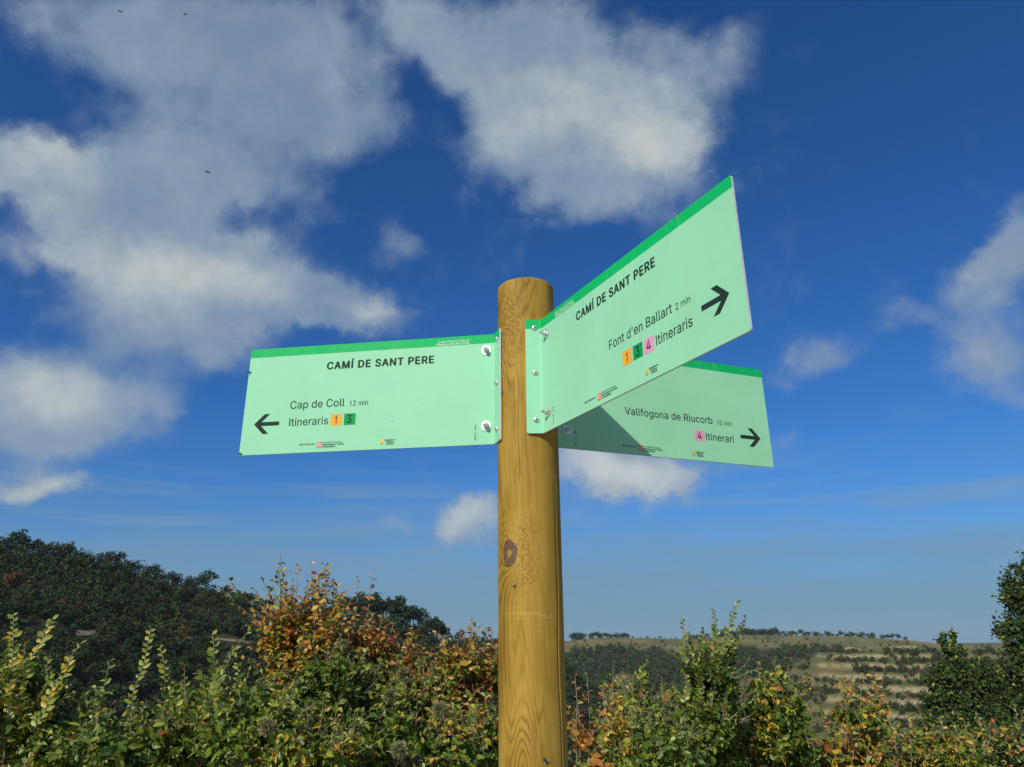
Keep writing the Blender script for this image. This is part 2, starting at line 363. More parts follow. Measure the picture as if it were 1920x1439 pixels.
def el_of(tab, az):
    xs = [a for a, e in tab]; ys = [e for a, e in tab]; return np.interp(az, xs, ys)
def height(az, r):
    az = np.asarray(az, float); r = np.asarray(r, float)
    x = r * np.sin(np.radians(az)); y = r * np.cos(np.radians(az))
    behind = np.clip((np.abs(az) - 60) / 60, 0, 1)
    base = -np.clip((r - 2.6), 0, None) * .16 - np.clip((r - 14), 0, None) * .12
    base = np.maximum(base, -38 + 0 * r); base = base * (1 - behind) + behind * np.clip(r * .02, 0, 6)
    h1r = 235 + 60 * np.clip((az + 35) / 35, 0, 1)
    z1 = EYE + h1r * np.tan(np.radians(el_of(R1_SKY, az)))
    H1 = np.where(r < h1r, z1 - (h1r - r) * .36, z1 - (r - h1r) * .25) + fbm(x, y, .03, 3) * 2.2 * np.clip(r / 120 - .5, 0, 1)
    H1 = H1 - 1.1 * np.exp(-((r - h1r) / 12) ** 2) * np.abs(fbm(x, y, .11, 9))
    h2r = 760.0
    z2 = EYE + h2r * np.tan(np.radians(el_of(R2_SKY, az)))
    d2 = h2r - r
    H2 = np.where(r < h2r, z2 - d2 * .15 + np.clip(d2 - 90, 0, None) * .05, z2 - (r - h2r) * .006)
    t2 = H2 / 3.2; H2 = H2 + (3.2 * (np.floor(t2) + np.clip((t2 - np.floor(t2)) * 3 - 1, 0, 1)) - H2) * .6 * (r < h2r - 60) + fbm(x, y, .012, 5) * 1.0 * (r < h2r)
    h3r = 390.0
    z3 = EYE + h3r * np.tan(np.radians(el_of(R3_SKY, az)))
    H3 = np.where(r < h3r, z3 - (h3r - r) * .20, z3 - (r - h3r) * .10) + fbm(x, y, .03, 12) * .8 * (r < h3r)
    t3 = (H3 + .5 * np.sin(az * 1.7)) / 3.4; H3 = np.where(r < h3r + 5, H3 + (3.4 * (np.floor(t3) + np.clip((t3 - np.floor(t3)) * 4 - 1.5, 0, 1)) - H3) * .85, H3)
    z = smax(smax(H1, H2, 2.0), smax(H3, base, 1.0), 1.0)
    far = np.clip((r - 1500) / 3000, 0, 1)
    near = np.clip((r - 20) / 50, 0, 1)
    z = base * (1 - near) + z * near
    z = z + fbm(x, y, .9, 21, 2) * .05 * np.clip(r / 6, 0, 1)
    z = z * (1 - behind * near) + (base) * behind * near
    return z
def ground_z(x, y):
    return float(height(math.degrees(math.atan2(x, y)), math.hypot(x, y)))
azs = np.concatenate([np.arange(-180, -44, 3.0), np.arange(-44, 44, .16), np.arange(44, 180, 3.0)])
rs = np.concatenate([np.linspace(.3, 20, 40), np.geomspace(20.8, 150, 60)[0:], np.linspace(151.5, 470, 215), np.linspace(474, 790, 90), np.geomspace(800, 5200, 30)])
AA, RR = np.meshgrid(azs, rs, indexing='ij'); ZZ = height(AA, RR)
XX = RR * np.sin(np.radians(AA)); YY = RR * np.cos(np.radians(AA))
na, nr = AA.shape
V = np.stack([XX.ravel(), YY.ravel(), ZZ.ravel()], 1)
# land use as a vertex mask: red = ploughed or mown field, green = woodland floor
slope = np.abs(np.gradient(ZZ, axis=1) / np.gradient(RR, axis=1))
h1r_ = 235 + 60 * np.clip((AA + 35) / 35, 0, 1)
field_ = ((RR > 690) & (RR < 1500)).astype(float)
field_ = np.maximum(field_, ((RR > 180) & (RR < 420) & (AA > 17.5)).astype(float) * np.clip(.75 - (AA - 22) * .05, .30, .75))
field_ = np.maximum(field_, ((RR > 470) & (RR < 620)).astype(float) * .45)
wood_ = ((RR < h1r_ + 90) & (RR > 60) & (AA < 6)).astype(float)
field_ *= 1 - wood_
ii, jj = np.meshgrid(np.arange(na), np.arange(nr - 1), indexing='ij'); i2 = (ii + 1) % na
Fq = np.stack([ii * nr + jj, ii * nr + jj + 1, i2 * nr + jj + 1, i2 * nr + jj], -1).reshape(-1, 4)
V = np.vstack([V, [[0, 0, 0]]]); ctr = len(V) - 1
cols = np.stack([field_.ravel(), wood_.ravel(), np.clip(slope, 0, 1).ravel()], 1); cols = np.vstack([cols, [[0, 0, 0]]])
i_ = np.arange(na); Ft = np.stack([np.full(na, ctr), i_ * nr, ((i_ + 1) % na) * nr], -1)
loops = np.concatenate([Fq.ravel(), Ft.ravel()]); tot = np.concatenate([np.full(len(Fq), 4), np.full(len(Ft), 3)]); st = np.concatenate([[0], np.cumsum(tot)[:-1]])
mt, t, b = mat('hill_earth')
vc = t.new('ShaderNodeVertexColor', layer_name='Col'); sv = t.new('ShaderNodeSeparateColor'); t.link(vc.outputs[0], sv.inputs[0]); g = t.new('ShaderNodeNewGeometry'); p = g.outputs['Position']
n1 = t.noise(p, .035, 5, .6); n2 = t.noise(p, .35, 5, .6); n3 = t.noise(p, 3.0, 4, .6)
scrub = t.mix(t.ss(n2, .35, .65), (.045, .062, .020), (.13, .120, .050))
scrub = t.mix(t.math('MULTIPLY', t.ss(n3, .4, .7), .4), scrub, (.20, .165, .10))
fld = t.mix(t.ss(n1, .35, .65), (.225, .185, .075), (.115, .130, .050)); fld = t.mix(t.math('MULTIPLY', t.ss(n2, .45, .7), .5), fld, (.13, .12, .05))
c = t.mix(t.math('MULTIPLY', sv.outputs[0], t.ss(t.noise(p, .018, 3), .30, .5, .4, 1)), scrub, fld)
rock = t.mix(t.ss(n2, .4, .6), (.52, .45, .27), (.30, .26, .14))
c = t.mix(t.math('MULTIPLY', t.ss(sv.outputs[2], .42, .75), t.math('MULTIPLY', t.ss(n2, .38, .55), t.ss(sv.outputs[0], .2, .5))), c, rock)
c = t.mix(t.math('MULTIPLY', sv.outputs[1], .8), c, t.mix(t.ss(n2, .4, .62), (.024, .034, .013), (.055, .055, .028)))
t.link(c, b.inputs['Base Color']); b.inputs['Roughness'].default_value = .95; b.inputs['Specular IOR Level'].default_value = .1
M['ground'] = mt
mt, t, b = mat('bounce_gravel'); g = t.new('ShaderNodeNewGeometry'); n_ = t.noise(g.outputs['Position'], 40, 6, .7); t.link(t.mix(t.ss(n_, .35, .65), (.30, .25, .17), (.46, .39, .28)), b.inputs['Base Color']); b.inputs['Roughness'].default_value = .95
bm = t.new('ShaderNodeBump'); bm.inputs['Strength'].default_value = .6; bm.inputs['Distance'].default_value = .01; t.link(n_, bm.inputs['Height']); t.link(bm.outputs[0], b.inputs['Normal']); M['bounce_path'] = mt
def bounce_path_mesh():  # pale gravel out of view, added to bounce warm light onto the boards
    xs_ = np.linspace(-40, 40, 161); V_ = []; F_ = []
    for i, x in enumerate(xs_):
        y0 = -4.5 + .15 * math.sin(x * .9); y1 = 1.9 + .12 * math.sin(x * 1.3 + 1)
        for y in np.linspace(y0, y1, 14): V_.append((x, y, ground_z(x, y) + .03))
        if i:
            for j in range(13): a_ = (i - 1) * 14 + j; F_.append((a_, a_ + 14, a_ + 15, a_ + 1))
    tag(link_mesh('bounce_path', mesh_faces('bounce_path', V_, F_, [M['bounce_path']], None, True)), kind='structure')
bounce_path_mesh()
gme = mesh_np('ground', V, loops, st, tot, [M['ground']], cols, True)
tag(link_mesh('ground', gme), kind='structure')

# ------------------------------------------------------------------ the signpost
HY = 1.176; PC = Vector((HY * math.tan(R_(1.262)), HY, 0)); PR = .0506
TOPZ = at(985, 520.5, HY - PR + .004).z
kn = at(955, 1037, HY - PR * .8)
KNOTS = [(kn.x - PC.x, kn.z, .016, .042, .020), (.004 - .02, at(965, 1450, HY - PR).z, .02, .06, .018), (-.03, 2.09, .02, .05, -.012)]
M['wood'] = wood()
post_root = empty('signpost', (PC.x, PC.y, ground_z(PC.x, PC.y)), 'round yellowish pine signpost carrying three mint green direction boards', 'signpost')
gz = post_root.location.z
def crack_theta(z): return R_(-34) + .05 * math.sin(z * 3.1) + .03 * math.sin(z * 11) + .02 * math.sin(z * 31)
def build_post():
    zs = list(np.linspace(-.25, 1.2, 12)) + list(np.arange(1.215, TOPZ - .006, .006)) + [TOPZ - .004, TOPZ - .002, TOPZ - .0006, TOPZ]
    ins = [0] * (len(zs) - 4) + [.0001, .0007, .0020, .0045]
    n = 150; V = []; F = []
    splits = [(R_(-98 + 8), 2.0, TOPZ + .1, .020, .0035), (R_(-66), 2.09, TOPZ + .1, .016, .0028)]
    for z, q in zip(zs, ins):
        th0 = crack_theta(z); rows = []
        for i in range(n):
            # spread vertices evenly except a tight fan at the drying crack
            a = -math.pi + 2 * math.pi * i / n; rows.append([a, 0.])
        cr = []
        for da, dep in ((-.044, 0), (-.026, .0006), (0, .012), (.022, .0010), (.044, 0)):
            cr.append([th0 + da, dep * min(1, max(0, (TOPZ - .35 - z) * 8 + .15)) ])
        rows = [r_ for r_ in rows if abs(r_[0] - th0) > .046]
        while len(rows) > n - 4: rows.pop(0 if abs(rows[0][0] - th0) > .5 else -1)
        rows += cr
        while len(rows) < n + 1: rows.append([math.pi - .001 * (n + 1 - len(rows)), 0.])
        rows.sort(key=lambda v: v[0])
        for a, dep in rows:
            rr = PR - q - dep + .00035 * math.sin(3 * a + z * 5) + .00025 * math.sin(7 * a - z * 9 + 1)
            V.append((rr * math.cos(a), rr * math.sin(a), z - gz))
    k_ = n + 1
    for j in range(len(zs) - 1):
        for i in range(k_):
            i2 = (i + 1) % k_; F.append((j * k_ + i, j * k_ + i2, (j + 1) * k_ + i2, (j + 1) * k_ + i))
    F.append(tuple((len(zs) - 1) * k_ + i for i in range(k_)))
    me = mesh_faces('post', V, F, [M['wood']], None, True); o = link_mesh('post', me, post_root); return o
post = build_post()
# the knot: a dark oval of end grain standing a little proud, with a paler split middle
def knotmat():
    mt, t, b = mat('knot_end_grain'); tcn = t.new('ShaderNodeTexCoord'); mp = t.new('ShaderNodeMapping'); mp.inputs['Scale'].default_value = (1.6, 1, 1); t.link(tcn.outputs['Object'], mp.inputs[0])
    s_ = t.new('ShaderNodeSeparateXYZ'); t.link(mp.outputs[0], s_.inputs[0]); r_ = t.math('SQRT', t.math('ADD', t.math('POWER', t.math('ABSOLUTE', s_.outputs[0]), 2), t.math('POWER', t.math('ABSOLUTE', s_.outputs[2]), 2)))
    n_ = t.noise(tcn.outputs['Object'], 260, 4, .6); rr = t.math('ADD', r_, t.math('MULTIPLY', n_, .004))
    ring = t.math('ADD', t.math('MULTIPLY', t.math('SINE', t.math('MULTIPLY', rr, 2600)), .5), .5)
    c_ = t.mix(ring, (.185, .095, .045), (.085, .036, .020)); c_ = t.mix(t.ss(n_, .5, .7), c_, (.26, .16, .07)); c_ = t.mix(t.ss(t.math('ADD', rr, t.math('MULTIPLY', n_, .006)), .0100, .0050, 0, .8), c_, (.24, .14, .06))
    t.link(c_, b.inputs['Base Color']); b.inputs['Roughness'].default_value = .6
    bm = t.new('ShaderNodeBump'); bm.inputs['Strength'].default_value = .6; bm.inputs['Distance'].default_value = .001; t.link(n_, bm.inputs['Height']); t.link(bm.outputs[0], b.inputs['Normal']); return mt
M['knot'] = knotmat()
kx = kn.x - PC.x; ka = math.atan2(-math.sqrt(PR ** 2 - kx ** 2), kx)
def knot():
    V = []; F = []; rings = [(1.0, -.0006), (.95, .0003), (.85, .0005), (.5, .0003), (.2, -.0001)]; n = 28
    for s_, h in rings:
        for i in range(n):
            a = 2 * math.pi * i / n; wv = 1 + .05 * math.sin(3 * a + 1) + .03 * math.sin(5 * a)
            u = .0145 * s_ * math.cos(a) * wv; v = .0222 * s_ * math.sin(a) * wv
            th = ka + u / PR; zw = kn.z + v; hh = h + .00035 * math.sin(3 * th + zw * 5) + .00025 * math.sin(7 * th - zw * 9 + 1); V.append(((PR + hh) * math.cos(th), (PR + hh) * math.sin(th), kn.z - gz + v))
    for j in range(len(rings) - 1):
        for i in range(n): i2 = (i + 1) % n; F.append((j * n + i, j * n + i2, (j + 1) * n + i2, (j + 1) * n + i))
    F.append(tuple((len(rings) - 1) * n + i for i in range(n)))
    c_ = Vector((PR * math.cos(ka), PR * math.sin(ka), kn.z - gz)); V = [Vector(v) - c_ for v in V]
    me = mesh_faces('knot', V, F, [M['knot']], None, True); o = link_mesh('knot', me, post, c_)
knot()

